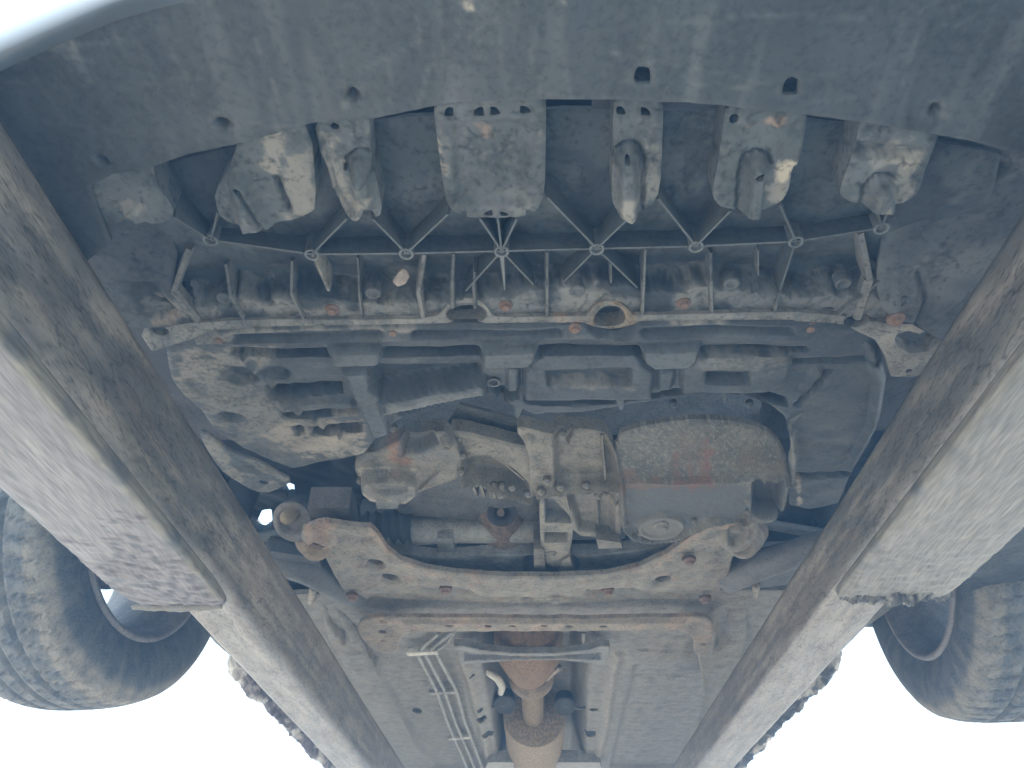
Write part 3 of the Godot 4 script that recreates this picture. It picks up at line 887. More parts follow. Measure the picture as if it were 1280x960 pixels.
				t.emb({"l": PackedVector2Array([Vector2(0.176, -0.4226), Vector2(0.1695, -0.3756), Vector2(0.1712, -0.366), Vector2(0.1783, -0.3618), Vector2(0.1878, -0.3657), Vector2(0.1933, -0.3762)]), "r": .0015}, .008, .0015)
			6:
				t.emb(PackedVector2Array([Vector2(0.2796, -0.4228), Vector2(0.2761, -0.4007), Vector2(0.2803, -0.3907), Vector2(0.2905, -0.3909), Vector2(0.3003, -0.4006), Vector2(0.3075, -0.4236)]), -0.0152, .007)
				t.emb(PackedVector2Array([Vector2(0.2517, -0.3531), Vector2(0.3092, -0.3617), Vector2(0.3096, -0.3785), Vector2(0.2521, -0.3733)]), 0.0114, .012)
				t.paint(PackedVector2Array([Vector2(0.2714, -0.3665), Vector2(0.2811, -0.3595), Vector2(0.2991, -0.3672), Vector2(0.3002, -0.3783), Vector2(0.2752, -0.3776), Vector2(0.2658, -0.3774)]), MUD_PALE, .45, .008, .004)
				t.paint(PackedVector2Array([Vector2(0.2909, -0.378), Vector2(0.308, -0.3711), Vector2(0.3177, -0.4058), Vector2(0.3089, -0.4186), Vector2(0.2924, -0.4182), Vector2(0.2995, -0.4053)]), MUD_PALE, .45, .009, .004)
				t.emb({"l": PackedVector2Array([Vector2(0.2772, -0.4194), Vector2(0.2733, -0.3999), Vector2(0.2776, -0.3883), Vector2(0.2866, -0.387), Vector2(0.2987, -0.3927)]), "r": .0015}, .008, .0015)
		t.rough(.0012, 30.0)
		var tm := sheet("tab", t, M.dirty, .030, .003, tr)
	# ---- ridge of bosses and the ribs that fan out from them
	var bs := [Vector3(-0.3548, 1.63, -0.4605), Vector3(-0.2856, 1.63, -0.4633), Vector3(-0.1976, 1.63, -0.4831), Vector3(-0.1103, 1.63, -0.4844), Vector3(-0.0223, 1.63, -0.4838), Vector3(0.0651, 1.63, -0.4832), Vector3(0.1556, 1.63, -0.4826), Vector3(0.2454, 1.63, -0.4792), Vector3(0.3175, 1.63, -0.4651)]
	for k in range(1, 9):
		boss(tr, bs[k] - Vector3(0, .0015, 0), .0072, Color(.13, .135, .13))
	var rc := Color(.075, .08, .08)
	for k in range(1, 8):
		part("rib", bar(bs[k], bs[k + 1], .0030, .05, rc), M.plastic, tr)
	for r in [[1, Vector3(-0.2952, 1.607, -0.4179)], [1, Vector3(-0.2571, 1.607, -0.4137)], [2, Vector3(-0.1508, 1.607, -0.4234)], [3, Vector3(-0.1286, 1.607, -0.424)], [3, Vector3(-0.0647, 1.607, -0.4205)], [4, Vector3(-0.0382, 1.607, -0.4263)], [4, Vector3(-0.0233, 1.607, -0.4259)], [4, Vector3(-0.0072, 1.607, -0.4272)], [5, Vector3(0.0182, 1.607, -0.4052)], [5, Vector3(0.0883, 1.607, -0.4271)], [6, Vector3(0.1096, 1.607, -0.4092)], [6, Vector3(0.1712, 1.607, -0.4233)], [7, Vector3(0.2111, 1.607, -0.4185)], [8, Vector3(0.2912, 1.607, -0.4206)], [8, Vector3(0.3022, 1.607, -0.4201)],
			[4, Vector3(-0.0622, 1.656, -0.5611)], [4, Vector3(0.0073, 1.656, -0.5537)], [5, Vector3(0.0379, 1.656, -0.55)], [5, Vector3(0.113, 1.656, -0.5611)], [7, Vector3(0.2586, 1.656, -0.5718)]]:
		part("rib", bar(bs[r[0]], r[1], .0026, .04, rc), M.plastic, tr)
	part("gusset", bar(bs[2], Vector3(-0.2008, 1.653, -0.5544), .004, .055, MUD, 1.0), M.dirty, tr)
	part("gusset", bar(bs[4], Vector3(-0.022, 1.653, -0.5568), .006, .05, Color(.13, .13, .125), .3), M.plastic, tr)
	for r in [[Vector3(-0.3181, 1.645, -0.4877), Vector3(-0.3568, 1.648, -0.5475), Vector3(-0.3493, 1.65, -0.5941), .012], [Vector3(-0.2305, 1.66, -0.5184), Vector3(-0.2392, 1.651, -0.5559), Vector3(-0.236, 1.651, -0.5932), .007], [Vector3(-0.1651, 1.66, -0.5158), Vector3(-0.1701, 1.651, -0.5578), Vector3(-0.1745, 1.652, -0.5946), .005], [Vector3(-0.0969, 1.645, -0.5006), Vector3(-0.1093, 1.649, -0.555), Vector3(-0.1091, 1.65, -0.5942), .010], [Vector3(-0.0693, 1.65, -0.5049), Vector3(-0.074, 1.65, -0.5412), Vector3(-0.0767, 1.65, -0.5804), .007], [Vector3(-0.0501, 1.65, -0.5286), Vector3(-0.053, 1.65, -0.5484), Vector3(-0.0535, 1.65, -0.581), .006], [Vector3(0.0202, 1.645, -0.5007), Vector3(0.0207, 1.649, -0.5427), Vector3(0.0213, 1.65, -0.5976), .006], [Vector3(0.0827, 1.65, -0.5215), Vector3(0.0838, 1.65, -0.5354), Vector3(0.085, 1.652, -0.5496), .004], [Vector3(0.113, 1.645, -0.4991), Vector3(0.117, 1.649, -0.5452), Vector3(0.1211, 1.65, -0.5978), .006], [Vector3(0.1789, 1.655, -0.514), Vector3(0.1848, 1.652, -0.55), Vector3(0.1938, 1.651, -0.5971), .007], [Vector3(0.2235, 1.655, -0.5111), Vector3(0.2278, 1.655, -0.53), Vector3(0.2319, 1.656, -0.5473), .004], [Vector3(0.2567, 1.652, -0.5677), Vector3(0.2581, 1.651, -0.5807), Vector3(0.2592, 1.651, -0.5988), .006], [Vector3(0.3096, 1.645, -0.4845), Vector3(0.3415, 1.648, -0.5501), Vector3(0.35, 1.651, -0.6098), .014], [Vector3(-0.2972, 1.66, -0.5209), Vector3(-0.3018, 1.651, -0.5566), Vector3(-0.3002, 1.652, -0.5938), .008], [Vector3(-0.3928, 1.65, -0.5196), Vector3(-0.4056, 1.649, -0.5541), Vector3(-0.4095, 1.651, -0.6025), .008], [Vector3(0.3174, 1.651, -0.6216), Vector3(0.3516, 1.649, -0.5514), Vector3(0.358, 1.649, -0.5515), .008]]:
		var wcol := Color(.095, .097, .095).lerp(MUD, .35 if r[3] > .009 else .1)
		var rib := part("rib", bar(r[0], r[1], r[3] * .7, .05, wcol, 1.0, .5), M.dirty, tr)
		part("rib", bar(r[1], r[2], r[3] * .7, .014, wcol.lerp(MUD, .25), 1.0, .5), M.dirty, tr)
	# bolts, plugs and a scrap of bent metal caught behind the ridge
	for p in [Vector3(-0.2038, 1.653, -0.5839), Vector3(-0.022, 1.653, -0.5826), Vector3(0.1629, 1.653, -0.5839), Vector3(-0.3791, 1.653, -0.5916)]:
		bolt(tr, p, .0075, RUST_BOLT)
	for p in [Vector3(-0.1566, 1.652, -0.5591), Vector3(0.052, 1.654, -0.5632), Vector3(0.2072, 1.654, -0.557), Vector3(0.3201, 1.654, -0.56), Vector3(-0.3115, 1.654, -0.5641)]:
		part("plug", lathe(p + Vector3(0, .004, 0), Vector3.DOWN, PackedVector2Array([Vector2(-.01, .0085), Vector2(.002, .0085), Vector2(.004, .007), Vector2(.003, .005), Vector2(.001, .004), Vector2(.001, 0)]), Color(.11, .11, .108), 18), M.dirty, tr)
	var cl := Sheet.new(PackedVector2Array([Vector2(-0.134, -0.5421), Vector2(-0.1271, -0.5334), Vector2(-0.121, -0.5292), Vector2(-0.1177, -0.5336), Vector2(-0.1169, -0.5403), Vector2(-0.1218, -0.5469), Vector2(-0.1294, -0.5489)]), .552, Color(.38, .30, .25), .0018)
	cl.bend(func(x: float, z: float) -> float: return .25 * (x + .118) + .2 * (z + .56))
	sheet("bent_clip", cl, M.dirty, .003, .001, tr)

	# ---- inner wheel liners at both ends of the tray
	var l1 := Sheet.new(soft(PackedVector2Array([Vector2(-0.4595, -0.4436), Vector2(-0.409, -0.4449), Vector2(-0.355, -0.4519), Vector2(-0.3242, -0.4756), Vector2(-0.359, -0.5513), Vector2(-0.3483, -0.5899), Vector2(-0.3821, -0.6029), Vector2(-0.4064, -0.6035), Vector2(-0.4315, -0.5977), Vector2(-0.5003, -0.5809)])), .548, Color(.055, .058, .060), .004)
	l1.emb(PackedVector2Array([Vector2(-0.3948, -0.5278), Vector2(-0.3568, -0.5266), Vector2(-0.3616, -0.5582), Vector2(-0.3541, -0.5872), Vector2(-0.3956, -0.5936), Vector2(-0.4015, -0.5571)]), .012, .016).weather(PLASTIC_GREY, .8, 9, -.1, .4, 9)
	l1.paint(PackedVector2Array([Vector2(-0.3968, -0.5655), Vector2(-0.3527, -0.5584), Vector2(-0.3507, -0.5873), Vector2(-0.3891, -0.5988)]), MUD, .8, .01, .006)
	l1.paint([-0.3723, -0.5819, 0.0133, 0.0097], RUST_PALE, .45, .008, .006)
	sheet("wheel_liner", l1, M.dirty, .006, .006)
	var l2 := Sheet.new(soft(PackedVector2Array([Vector2(0.3309, -0.4784), Vector2(0.3302, -0.4376), Vector2(0.3176, -0.366), Vector2(0.4331, -0.369), Vector2(0.5889, -0.6614), Vector2(0.4941, -0.6727), Vector2(0.466, -0.6581), Vector2(0.4164, -0.62), Vector2(0.378, -0.6065), Vector2(0.3482, -0.5562)])), .548, Color(.050, .053, .056), .004)
	l2.emb({"l": PackedVector2Array([Vector2(0.3301, -0.4928), Vector2(0.4056, -0.4185)]), "r": .012}, .018, .02).emb({"l": PackedVector2Array([Vector2(0.3856, -0.5407), Vector2(0.4092, -0.5808), Vector2(0.4137, -0.6174)]), "r": .006}, .009, .008).emb({"l": PackedVector2Array([Vector2(0.366, -0.5402), Vector2(0.3826, -0.592)]), "r": .006}, -.006, .008)
	l2.weather(Color(.11, .112, .11), .8, 9, -.15, .4, 10)
	var lm := sheet("wheel_liner", l2, M.dirty, .006, .006)
	bolt(lm, Vector3(0.3867, 1.645, -0.6055), .0095, RUST_BOLT)
	boss(lm, Vector3(0.3819, 1.645, -0.5789), .008, PLASTIC_GREY)

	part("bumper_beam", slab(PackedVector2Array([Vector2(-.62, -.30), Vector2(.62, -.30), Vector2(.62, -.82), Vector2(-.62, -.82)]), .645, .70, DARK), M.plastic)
	# ---- steel cross member behind the tray
	var cm := PackedVector2Array([Vector2(-0.4174, -0.614), Vector2(-0.3941, -0.5992), Vector2(-0.3506, -0.5953), Vector2(-0.3012, -0.5928), Vector2(-0.1928, -0.5945), Vector2(-0.117, -0.5965), Vector2(-0.0927, -0.5909), Vector2(-0.0832, -0.579), Vector2(-0.0711, -0.5734), Vector2(-0.0603, -0.5725), Vector2(-0.0481, -0.5752), Vector2(-0.0403, -0.5838), Vector2(-0.0358, -0.5936), Vector2(0.0011, -0.5958), Vector2(0.0623, -0.595), Vector2(0.0693, -0.5842), Vector2(0.0772, -0.5785), Vector2(0.0861, -0.5775), Vector2(0.097, -0.5802), Vector2(0.1061, -0.5888), Vector2(0.1118, -0.5963), Vector2(0.1602, -0.5963), Vector2(0.2264, -0.5944), Vector2(0.2848, -0.596), Vector2(0.328, -0.602), Vector2(0.3485, -0.6087), Vector2(0.3781, -0.6145), Vector2(0.4087, -0.6178), Vector2(0.4486, -0.6434), Vector2(0.4791, -0.6644), Vector2(0.4765, -0.6897), Vector2(0.4449, -0.7079), Vector2(0.419, -0.7072), Vector2(0.3983, -0.6692), Vector2(0.3782, -0.6415), Vector2(0.3526, -0.6265), Vector2(0.2905, -0.6172), Vector2(0.2046, -0.6112), Vector2(0.1202, -0.6127), Vector2(0.1121, -0.6163), Vector2(0.1027, -0.6264), Vector2(0.0893, -0.6313), Vector2(0.0751, -0.6257), Vector2(0.0641, -0.6125), Vector2(-0.0333, -0.6138), Vector2(-0.1185, -0.609), Vector2(-0.2047, -0.6106), Vector2(-0.2822, -0.6098), Vector2(-0.3492, -0.6158), Vector2(-0.3897, -0.6307), Vector2(-0.4159, -0.6409)])
	var c := Sheet.new(cm, .548, Color(.20, .188, .168), .0028)
	c.bend(func(x: float, z: float) -> float: return 3.0 * pow(absf(z + .608 - .012 * cos(x * 2.0)), 1.6) if absf(x) < .28 else 0.0)
	c.weather(Color(.27, .25, .22), .8, 14, .0, .35, 3).weather(Color(.13, .13, .13), .7, 20, .15, .25, 4)
	c.hole([-0.0633, -0.5906, 0.0218, 0.0135]).hole([0.0871, -0.6022, 0.0169, 0.0199]).hole([0.3489, -0.6101, 0.0144, 0.0101]).hole([-0.3937, -0.6069, 0.0094, 0.0076])
	c.hole(PackedVector2Array([Vector2(0.3986, -0.6408), Vector2(0.3991, -0.6329), Vector2(0.4075, -0.628), Vector2(0.4233, -0.6336), Vector2(0.4329, -0.6235), Vector2(0.4524, -0.6422), Vector2(0.4437, -0.6635), Vector2(0.4235, -0.6657), Vector2(0.407, -0.6543)])).hole([0.4354, -0.6973, 0.0037, 0.0037])
	c.paint({"l": PackedVector2Array([Vector2(0.0666, -0.5963), Vector2(0.0708, -0.6114), Vector2(0.0803, -0.6258), Vector2(0.0918, -0.6301), Vector2(0.1026, -0.6251), Vector2(0.1083, -0.6124), Vector2(0.1067, -0.5949), Vector2(0.0972, -0.5826), Vector2(0.0757, -0.582)]), "r": .0045}, Color(.25, .175, .11), .85, .006, .004)
	c.paint(PackedVector2Array([Vector2(0.0306, -0.5979), Vector2(0.0641, -0.5963), Vector2(0.0673, -0.6088), Vector2(0.0308, -0.6079)]), RUST_PALE, .5, .008, .006)
	sheet("radiator_crossmember", c, M.plate, .02, .005)

# ---------------------------------------------------------------- black cover under the engine, with its front strip
func engine_cover():
	var o := PackedVector2Array([Vector2(-0.3995, -0.63), Vector2(-0.3699, -0.607), Vector2(-0.3365, -0.6002), Vector2(-0.2778, -0.598), Vector2(-0.2015, -0.5987), Vector2(-0.1168, -0.5985), Vector2(-0.0328, -0.6032), Vector2(0.0624, -0.6019), Vector2(0.0706, -0.6135), Vector2(0.0797, -0.6227), Vector2(0.0894, -0.6269), Vector2(0.1004, -0.6246), Vector2(0.1097, -0.6145), Vector2(0.1168, -0.6009), Vector2(0.2019, -0.6006), Vector2(0.2859, -0.6041), Vector2(0.3289, -0.6089), Vector2(0.3639, -0.6263), Vector2(0.3923, -0.6621), Vector2(0.4288, -0.7339), Vector2(0.4537, -0.8178), Vector2(0.467, -0.8979), Vector2(0.469, -0.9841), Vector2(0.482, -1.0773), Vector2(0.4437, -1.0975), Vector2(0.407, -1.0806), Vector2(0.3754, -0.977), Vector2(0.3501, -0.871), Vector2(0.3303, -0.8181), Vector2(0.3003, -0.7858), Vector2(0.2645, -0.7664), Vector2(0.2244, -0.7604), Vector2(0.1671, -0.7688), Vector2(0.1096, -0.7877), Vector2(0.0398, -0.7998), Vector2(0.0073, -0.806), Vector2(-0.0205, -0.7808), Vector2(-0.0519, -0.7499), Vector2(-0.0998, -0.7719), Vector2(-0.1537, -0.8018), Vector2(-0.1889, -0.8301), Vector2(-0.21, -0.8681), Vector2(-0.2317, -0.9042), Vector2(-0.2697, -0.9159), Vector2(-0.3061, -0.9279), Vector2(-0.3422, -0.9446), Vector2(-0.3646, -0.9177), Vector2(-0.3933, -0.8793), Vector2(-0.4163, -0.8241), Vector2(-0.4138, -0.7808), Vector2(-0.4255, -0.7466), Vector2(-0.4236, -0.7053)])
	var sh := Sheet.new(o, [Vector2(-0.6056, 0.556), Vector2(-0.6471, 0.558), Vector2(-0.8919, 0.58), Vector2(-1.0939, 0.59)], Color(.046, .050, .055), .0032)
	var strip := PackedVector2Array([Vector2(-0.3663, -0.6308), Vector2(-0.3624, -0.615), Vector2(-0.3365, -0.6002), Vector2(-0.2775, -0.5967), Vector2(-0.1167, -0.5972), Vector2(0.0623, -0.5994), Vector2(0.0706, -0.6135), Vector2(0.0797, -0.6227), Vector2(0.0894, -0.6269), Vector2(0.1004, -0.6246), Vector2(0.1097, -0.6145), Vector2(0.1167, -0.5996), Vector2(0.2016, -0.5994), Vector2(0.2855, -0.6028), Vector2(0.3285, -0.6077), Vector2(0.3639, -0.6263), Vector2(0.3286, -0.6358), Vector2(0.2872, -0.6413), Vector2(0.1221, -0.6357), Vector2(-0.0166, -0.6307), Vector2(-0.1382, -0.6301), Vector2(-0.3139, -0.6322)])
	sh.lvl(strip, .545, .006)
	sh.lvl(PackedVector2Array([Vector2(-0.3307, -0.6466), Vector2(-0.1418, -0.6461), Vector2(0.1256, -0.6545), Vector2(0.3129, -0.6595), Vector2(0.3164, -0.672), Vector2(0.1271, -0.6684), Vector2(-0.1444, -0.6641), Vector2(-0.3368, -0.6661)]), .585, .004)
	for p in [PackedVector2Array([Vector2(-0.3152, -0.6085), Vector2(-0.1568, -0.605), Vector2(-0.1525, -0.6102), Vector2(-0.1558, -0.6204), Vector2(-0.1634, -0.6242), Vector2(-0.3201, -0.624)]), PackedVector2Array([Vector2(-0.1249, -0.6083), Vector2(-0.1195, -0.6059), Vector2(0.0314, -0.6086), Vector2(0.0392, -0.6127), Vector2(0.0386, -0.6229), Vector2(-0.1266, -0.6212)]), PackedVector2Array([Vector2(0.1189, -0.6135), Vector2(0.1226, -0.6085), Vector2(0.2794, -0.6114), Vector2(0.2862, -0.6243), Vector2(0.1244, -0.6252)])]:
		sh.emb(p, .010, .0035)
	sh.weather(Color(.075, .080, .082), .7, 7.0, -.1, .6, 15)
	sh.weather(Color(.15, .145, .13), .4, 26.0, .05, .5, 16, Vector2(.5, 1.4))
	# caked mud over the left third
	sh.paint(PackedVector2Array([Vector2(-0.41, -0.6529), Vector2(-0.3242, -0.6551), Vector2(-0.3032, -0.6771), Vector2(-0.2357, -0.8556), Vector2(-0.2287, -0.9064), Vector2(-0.2944, -0.926), Vector2(-0.3589, -0.9136), Vector2(-0.4157, -0.8223), Vector2(-0.429, -0.7271)]), Color(.17, .15, .12), .5, .030, .03)
	sh.paint(PackedVector2Array([Vector2(-0.4041, -0.6615), Vector2(-0.2972, -0.6558), Vector2(-0.2974, -0.6729), Vector2(-0.3376, -0.6984), Vector2(-0.4088, -0.7119)]), MUD_PALE, .5, .02, .01)
	sh.paint(PackedVector2Array([Vector2(-0.4041, -0.712), Vector2(-0.3446, -0.6907), Vector2(-0.3227, -0.746), Vector2(-0.2783, -0.8545), Vector2(-0.3529, -0.8525), Vector2(-0.4095, -0.8041)]), MUD, .5, .035, .03)
	sh.paint(PackedVector2Array([Vector2(-0.3005, -0.8578), Vector2(-0.2209, -0.833), Vector2(-0.2302, -0.8959), Vector2(-0.3118, -0.9042)]), MUD_PALE, .6, .012, .006)
	sh.paint(PackedVector2Array([Vector2(-0.3319, -0.8152), Vector2(-0.2165, -0.8091), Vector2(-0.2197, -0.856), Vector2(-0.3092, -0.8938), Vector2(-0.3556, -0.8622)]), Color(.33, .27, .21), .6, .014, .008)
	sh.paint(PackedVector2Array([Vector2(-0.3588, -0.6099), Vector2(-0.3039, -0.5998), Vector2(-0.1171, -0.601), Vector2(-0.1178, -0.606), Vector2(-0.3074, -0.6112), Vector2(-0.321, -0.6267), Vector2(-0.3663, -0.6308)]), MUD, .7, .008, .005)
	sh.paint(PackedVector2Array([Vector2(0.152, -0.6018), Vector2(0.2063, -0.602), Vector2(0.2075, -0.6082), Vector2(0.1571, -0.6082)]), MUD_PALE, .6, .006, .004)
	sh.paint(PackedVector2Array([Vector2(0.1811, -0.6684), Vector2(0.2931, -0.6686), Vector2(0.2902, -0.6927), Vector2(0.2127, -0.695)]), MUD, .45, .014, .008)
	for e in [[-0.3366, -0.7018, 0.0226, 0.0181], [-0.2954, -0.6997, 0.0169, 0.015], [-0.383, -0.7959, 0.0204, 0.0124]]:
		sh.emb(e, .010, .006).paint(e, Color(.05, .055, .06), .85, .008, .004)
	# crease and beads of the left part
	sh.emb({"l": PackedVector2Array([Vector2(-0.325, -0.6636), Vector2(-0.3037, -0.7304), Vector2(-0.2739, -0.7986), Vector2(-0.2387, -0.8713)]), "r": .004}, -0.0080, .0035)
	sh.emb({"l": PackedVector2Array([Vector2(-0.4176, -0.7147), Vector2(-0.3404, -0.7075), Vector2(-0.3263, -0.6987)]), "r": .002}, -0.0048, .0035)
	for p in [PackedVector2Array([Vector2(-0.3175, -0.7263), Vector2(-0.2226, -0.7162), Vector2(-0.2239, -0.7415), Vector2(-0.3188, -0.7588)]), PackedVector2Array([Vector2(-0.3141, -0.7766), Vector2(-0.2164, -0.7723), Vector2(-0.2172, -0.7931), Vector2(-0.3166, -0.8011)]), PackedVector2Array([Vector2(-0.2899, -0.8199), Vector2(-0.2183, -0.8127), Vector2(-0.2213, -0.8404), Vector2(-0.2887, -0.8462)]), PackedVector2Array([Vector2(-0.3097, -0.8194), Vector2(-0.2947, -0.8179), Vector2(-0.2984, -0.8421), Vector2(-0.3116, -0.8437)])]:
		sh.emb(p, 0.0256, .0035).paint(p, Color(.045, .05, .056), .85, .004, .004)
	sh.emb(PackedVector2Array([Vector2(-0.3112, -0.7581), Vector2(-0.2162, -0.7506), Vector2(-0.2117, -0.7691), Vector2(-0.3126, -0.7784)]), -0.0064, .0035)
	sh.paint([-0.228, -0.7911, 0.0142, 0.0087], MUD_PALE, .8, .008, .004)
	# straps and pads
	sh.emb(PackedVector2Array([Vector2(-0.214, -0.6751), Vector2(-0.1805, -0.6731), Vector2(-0.176, -0.7369), Vector2(-0.1782, -0.8285), Vector2(-0.2075, -0.8409), Vector2(-0.21, -0.7523)]), -0.0160, .0035).paint(PackedVector2Array([Vector2(-0.214, -0.6751), Vector2(-0.1805, -0.6731), Vector2(-0.176, -0.7369), Vector2(-0.1782, -0.8285), Vector2(-0.2075, -0.8409), Vector2(-0.21, -0.7523)]), Color(.075, .08, .085), .8, .002, .002)
	for p in [PackedVector2Array([Vector2(-0.223, -0.6436), Vector2(-0.1586, -0.6426), Vector2(-0.1617, -0.6619), Vector2(-0.1703, -0.6701), Vector2(-0.216, -0.6704), Vector2(-0.223, -0.6602)]), PackedVector2Array([Vector2(-0.0524, -0.6454), Vector2(0.0131, -0.6457), Vector2(0.0113, -0.6664), Vector2(0.0004, -0.6804), Vector2(-0.0507, -0.6776), Vector2(-0.0536, -0.6647)]), PackedVector2Array([Vector2(0.1227, -0.6486), Vector2(0.1932, -0.6491), Vector2(0.1934, -0.6712), Vector2(0.1848, -0.6852), Vector2(0.1429, -0.6856), Vector2(0.1309, -0.6752)])]:
		sh.lvl(p, .547, .0035).paint(p, Color(.10, .105, .105), .7, .003, .003)
	sh.emb(PackedVector2Array([Vector2(-0.1818, -0.6803), Vector2(-0.0548, -0.6836), Vector2(-0.0561, -0.7058), Vector2(-0.176, -0.7369), Vector2(-0.1882, -0.7177)]), 0.0160, .0035)
	sh.emb(PackedVector2Array([Vector2(-0.181, -0.7402), Vector2(-0.0561, -0.703), Vector2(-0.0472, -0.7124), Vector2(-0.048, -0.7278), Vector2(-0.1786, -0.775), Vector2(-0.1822, -0.7598)]), -0.0192, .0035).paint(PackedVector2Array([Vector2(-0.1797, -0.7565), Vector2(-0.0532, -0.7183), Vector2(-0.0518, -0.7277), Vector2(-0.1786, -0.775)]), Color(.17, .165, .15), .7, .008, .006)
	sh.emb(PackedVector2Array([Vector2(-0.1774, -0.7802), Vector2(-0.0462, -0.731), Vector2(-0.0471, -0.7502), Vector2(-0.1648, -0.8051)]), 0.0192, .0035)
	sh.emb(PackedVector2Array([Vector2(-0.0252, -0.68), Vector2(-0.0087, -0.6805), Vector2(-0.0097, -0.7349), Vector2(-0.0271, -0.7376)]), -0.0096, .0035)
	sh.emb(PackedVector2Array([Vector2(-0.0482, -0.7339), Vector2(-0.0097, -0.7349), Vector2(-0.0102, -0.7625), Vector2(-0.0343, -0.7736)]), 0.0192, .0035)
	var pad := PackedVector2Array([Vector2(-0.0052, -0.6893), Vector2(0.0114, -0.664), Vector2(0.0186, -0.6586), Vector2(0.1225, -0.6586), Vector2(0.1342, -0.6842), Vector2(0.1466, -0.6962), Vector2(0.151, -0.7487), Vector2(-0.0061, -0.7511)])
	sh.lvl(pad, .552, .0035).paint(pad, Color(.06, .064, .07), .8, .002, .002)
	sh.emb(PackedVector2Array([Vector2(0.0205, -0.688), Vector2(0.1194, -0.6862), Vector2(0.1208, -0.7206), Vector2(0.0227, -0.7211)]), 0.0160, .0035)
	sh.paint({"l": PackedVector2Array([Vector2(0.0246, -0.7181), Vector2(0.0755, -0.7194), Vector2(0.12, -0.7222)]), "r": .003}, MUD, .6, .004, .003)
	sh.emb(PackedVector2Array([Vector2(0.1503, -0.6963), Vector2(0.1721, -0.694), Vector2(0.1748, -0.7398), Vector2(0.154, -0.7424)]), -0.0080, .0035)
	var pad2 := PackedVector2Array([Vector2(0.1758, -0.6941), Vector2(0.1973, -0.6689), Vector2(0.2872, -0.6629), Vector2(0.3039, -0.6858), Vector2(0.3051, -0.7153), Vector2(0.2882, -0.7428), Vector2(0.183, -0.7432)])
	sh.lvl(pad2, .553, .004)
	sh.emb(PackedVector2Array([Vector2(0.2056, -0.6982), Vector2(0.2568, -0.6967), Vector2(0.2618, -0.7238), Vector2(0.2098, -0.7225)]), 0.0160, .0035)
	sh.emb(PackedVector2Array([Vector2(-0.0052, -0.7544), Vector2(0.1506, -0.7536), Vector2(0.1834, -0.7464), Vector2(0.2808, -0.7522), Vector2(0.3193, -0.7712), Vector2(0.3309, -0.797), Vector2(0.2645, -0.7664), Vector2(0.2238, -0.7571), Vector2(0.1662, -0.7622), Vector2(0.0988, -0.7771), Vector2(0.0194, -0.7802), Vector2(-0.0055, -0.7744)]), 0.0256, .0035)
	# right lobe
	sh.emb({"l": PackedVector2Array([Vector2(0.3524, -0.7168), Vector2(0.3479, -0.7541), Vector2(0.3403, -0.7904)]), "r": .006}, 0.0160, .0035)
	sh.emb({"l": PackedVector2Array([Vector2(0.3412, -0.7105), Vector2(0.3354, -0.7506)]), "r": .005}, -0.0096, .0035)
	sh.emb({"l": PackedVector2Array([Vector2(0.3039, -0.693), Vector2(0.3935, -0.6882)]), "r": .006}, 0.0112, .0035)
	sh.emb({"l": PackedVector2Array([Vector2(0.3927, -0.9861), Vector2(0.4595, -0.9787)]), "r": .008}, 0.0192, .0035)
	sh.emb({"l": PackedVector2Array([Vector2(0.3794, -0.6598), Vector2(0.4184, -0.7336), Vector2(0.4478, -0.8357), Vector2(0.4554, -0.935)]), "r": .006}, -0.0096, .0035)
	sh.paint({"l": PackedVector2Array([Vector2(0.3949, -0.9902), Vector2(0.4183, -1.0686), Vector2(0.4168, -1.1)]), "r": .0025}, MUD_PALE, .7, .003, .003)
	sh.paint({"l": PackedVector2Array([Vector2(0.3954, -0.9833), Vector2(0.4521, -0.9803)]), "r": .002}, MUD, .7, .003, .003)
	# the rolled lip round the opening for the oil pan
	var lip := PackedVector2Array([Vector2(0.0347, -0.8217), Vector2(0.0824, -0.8175), Vector2(0.143, -0.8032), Vector2(0.192, -0.7889), Vector2(0.2367, -0.785), Vector2(0.2788, -0.7946), Vector2(0.3139, -0.8147), Vector2(0.3419, -0.8482), Vector2(0.3624, -0.9031), Vector2(0.3826, -0.9852)])
	sh.emb({"l": lip, "r": .009}, -.016, .007).paint({"l": lip, "r": .006}, Color(.21, .20, .18), .8, .006, .005)
	sh.paint(PackedVector2Array([Vector2(0.1006, -0.791), Vector2(0.1694, -0.7775), Vector2(0.2185, -0.7737), Vector2(0.2208, -0.7873), Vector2(0.1714, -0.7929), Vector2(0.1118, -0.8053)]), MUD, .6, .008, .004)
	sh.rough(.0016, 18.0).rough(.004, 5.0, 9)
	var ec := sheet("engine_cover", sh, M.tray, .005, .004)
	for p in [Vector3(-0.3318, 1.645, -0.6171), Vector3(-0.1431, 1.645, -0.6104), Vector3(0.051, 1.645, -0.6104), Vector3(0.2999, 1.645, -0.6157)]:
		bolt(ec, p, .0075, RUST_BOLT)
	boss(ec, Vector3(-0.0409, 1.662, -0.7226), .0085, Color(.09, .09, .09))
	for p in [[Vector3(-0.0105, 1.672, -0.784), Vector3(-0.0149, 1.665, -0.7984), .012], [Vector3(0.1138, 1.67, -0.7677), Vector3(0.1161, 1.662, -0.7804), .012], [Vector3(0.2399, 1.67, -0.7562), Vector3(0.2422, 1.662, -0.7702), .006], [Vector3(0.3394, 1.668, -0.8227), Vector3(0.3494, 1.672, -0.8073), .008]]:
		part("gusset", bar(p[0], p[1], p[2], .02, Color(.10, .105, .105), .4), M.plastic, ec)
	for p in [Vector3(0.1813, 1.666, -0.7808), Vector3(0.2752, 1.662, -0.7778)]:
		bolt(ec, p, .005, PLASTIC_GREY, "bolt", false)
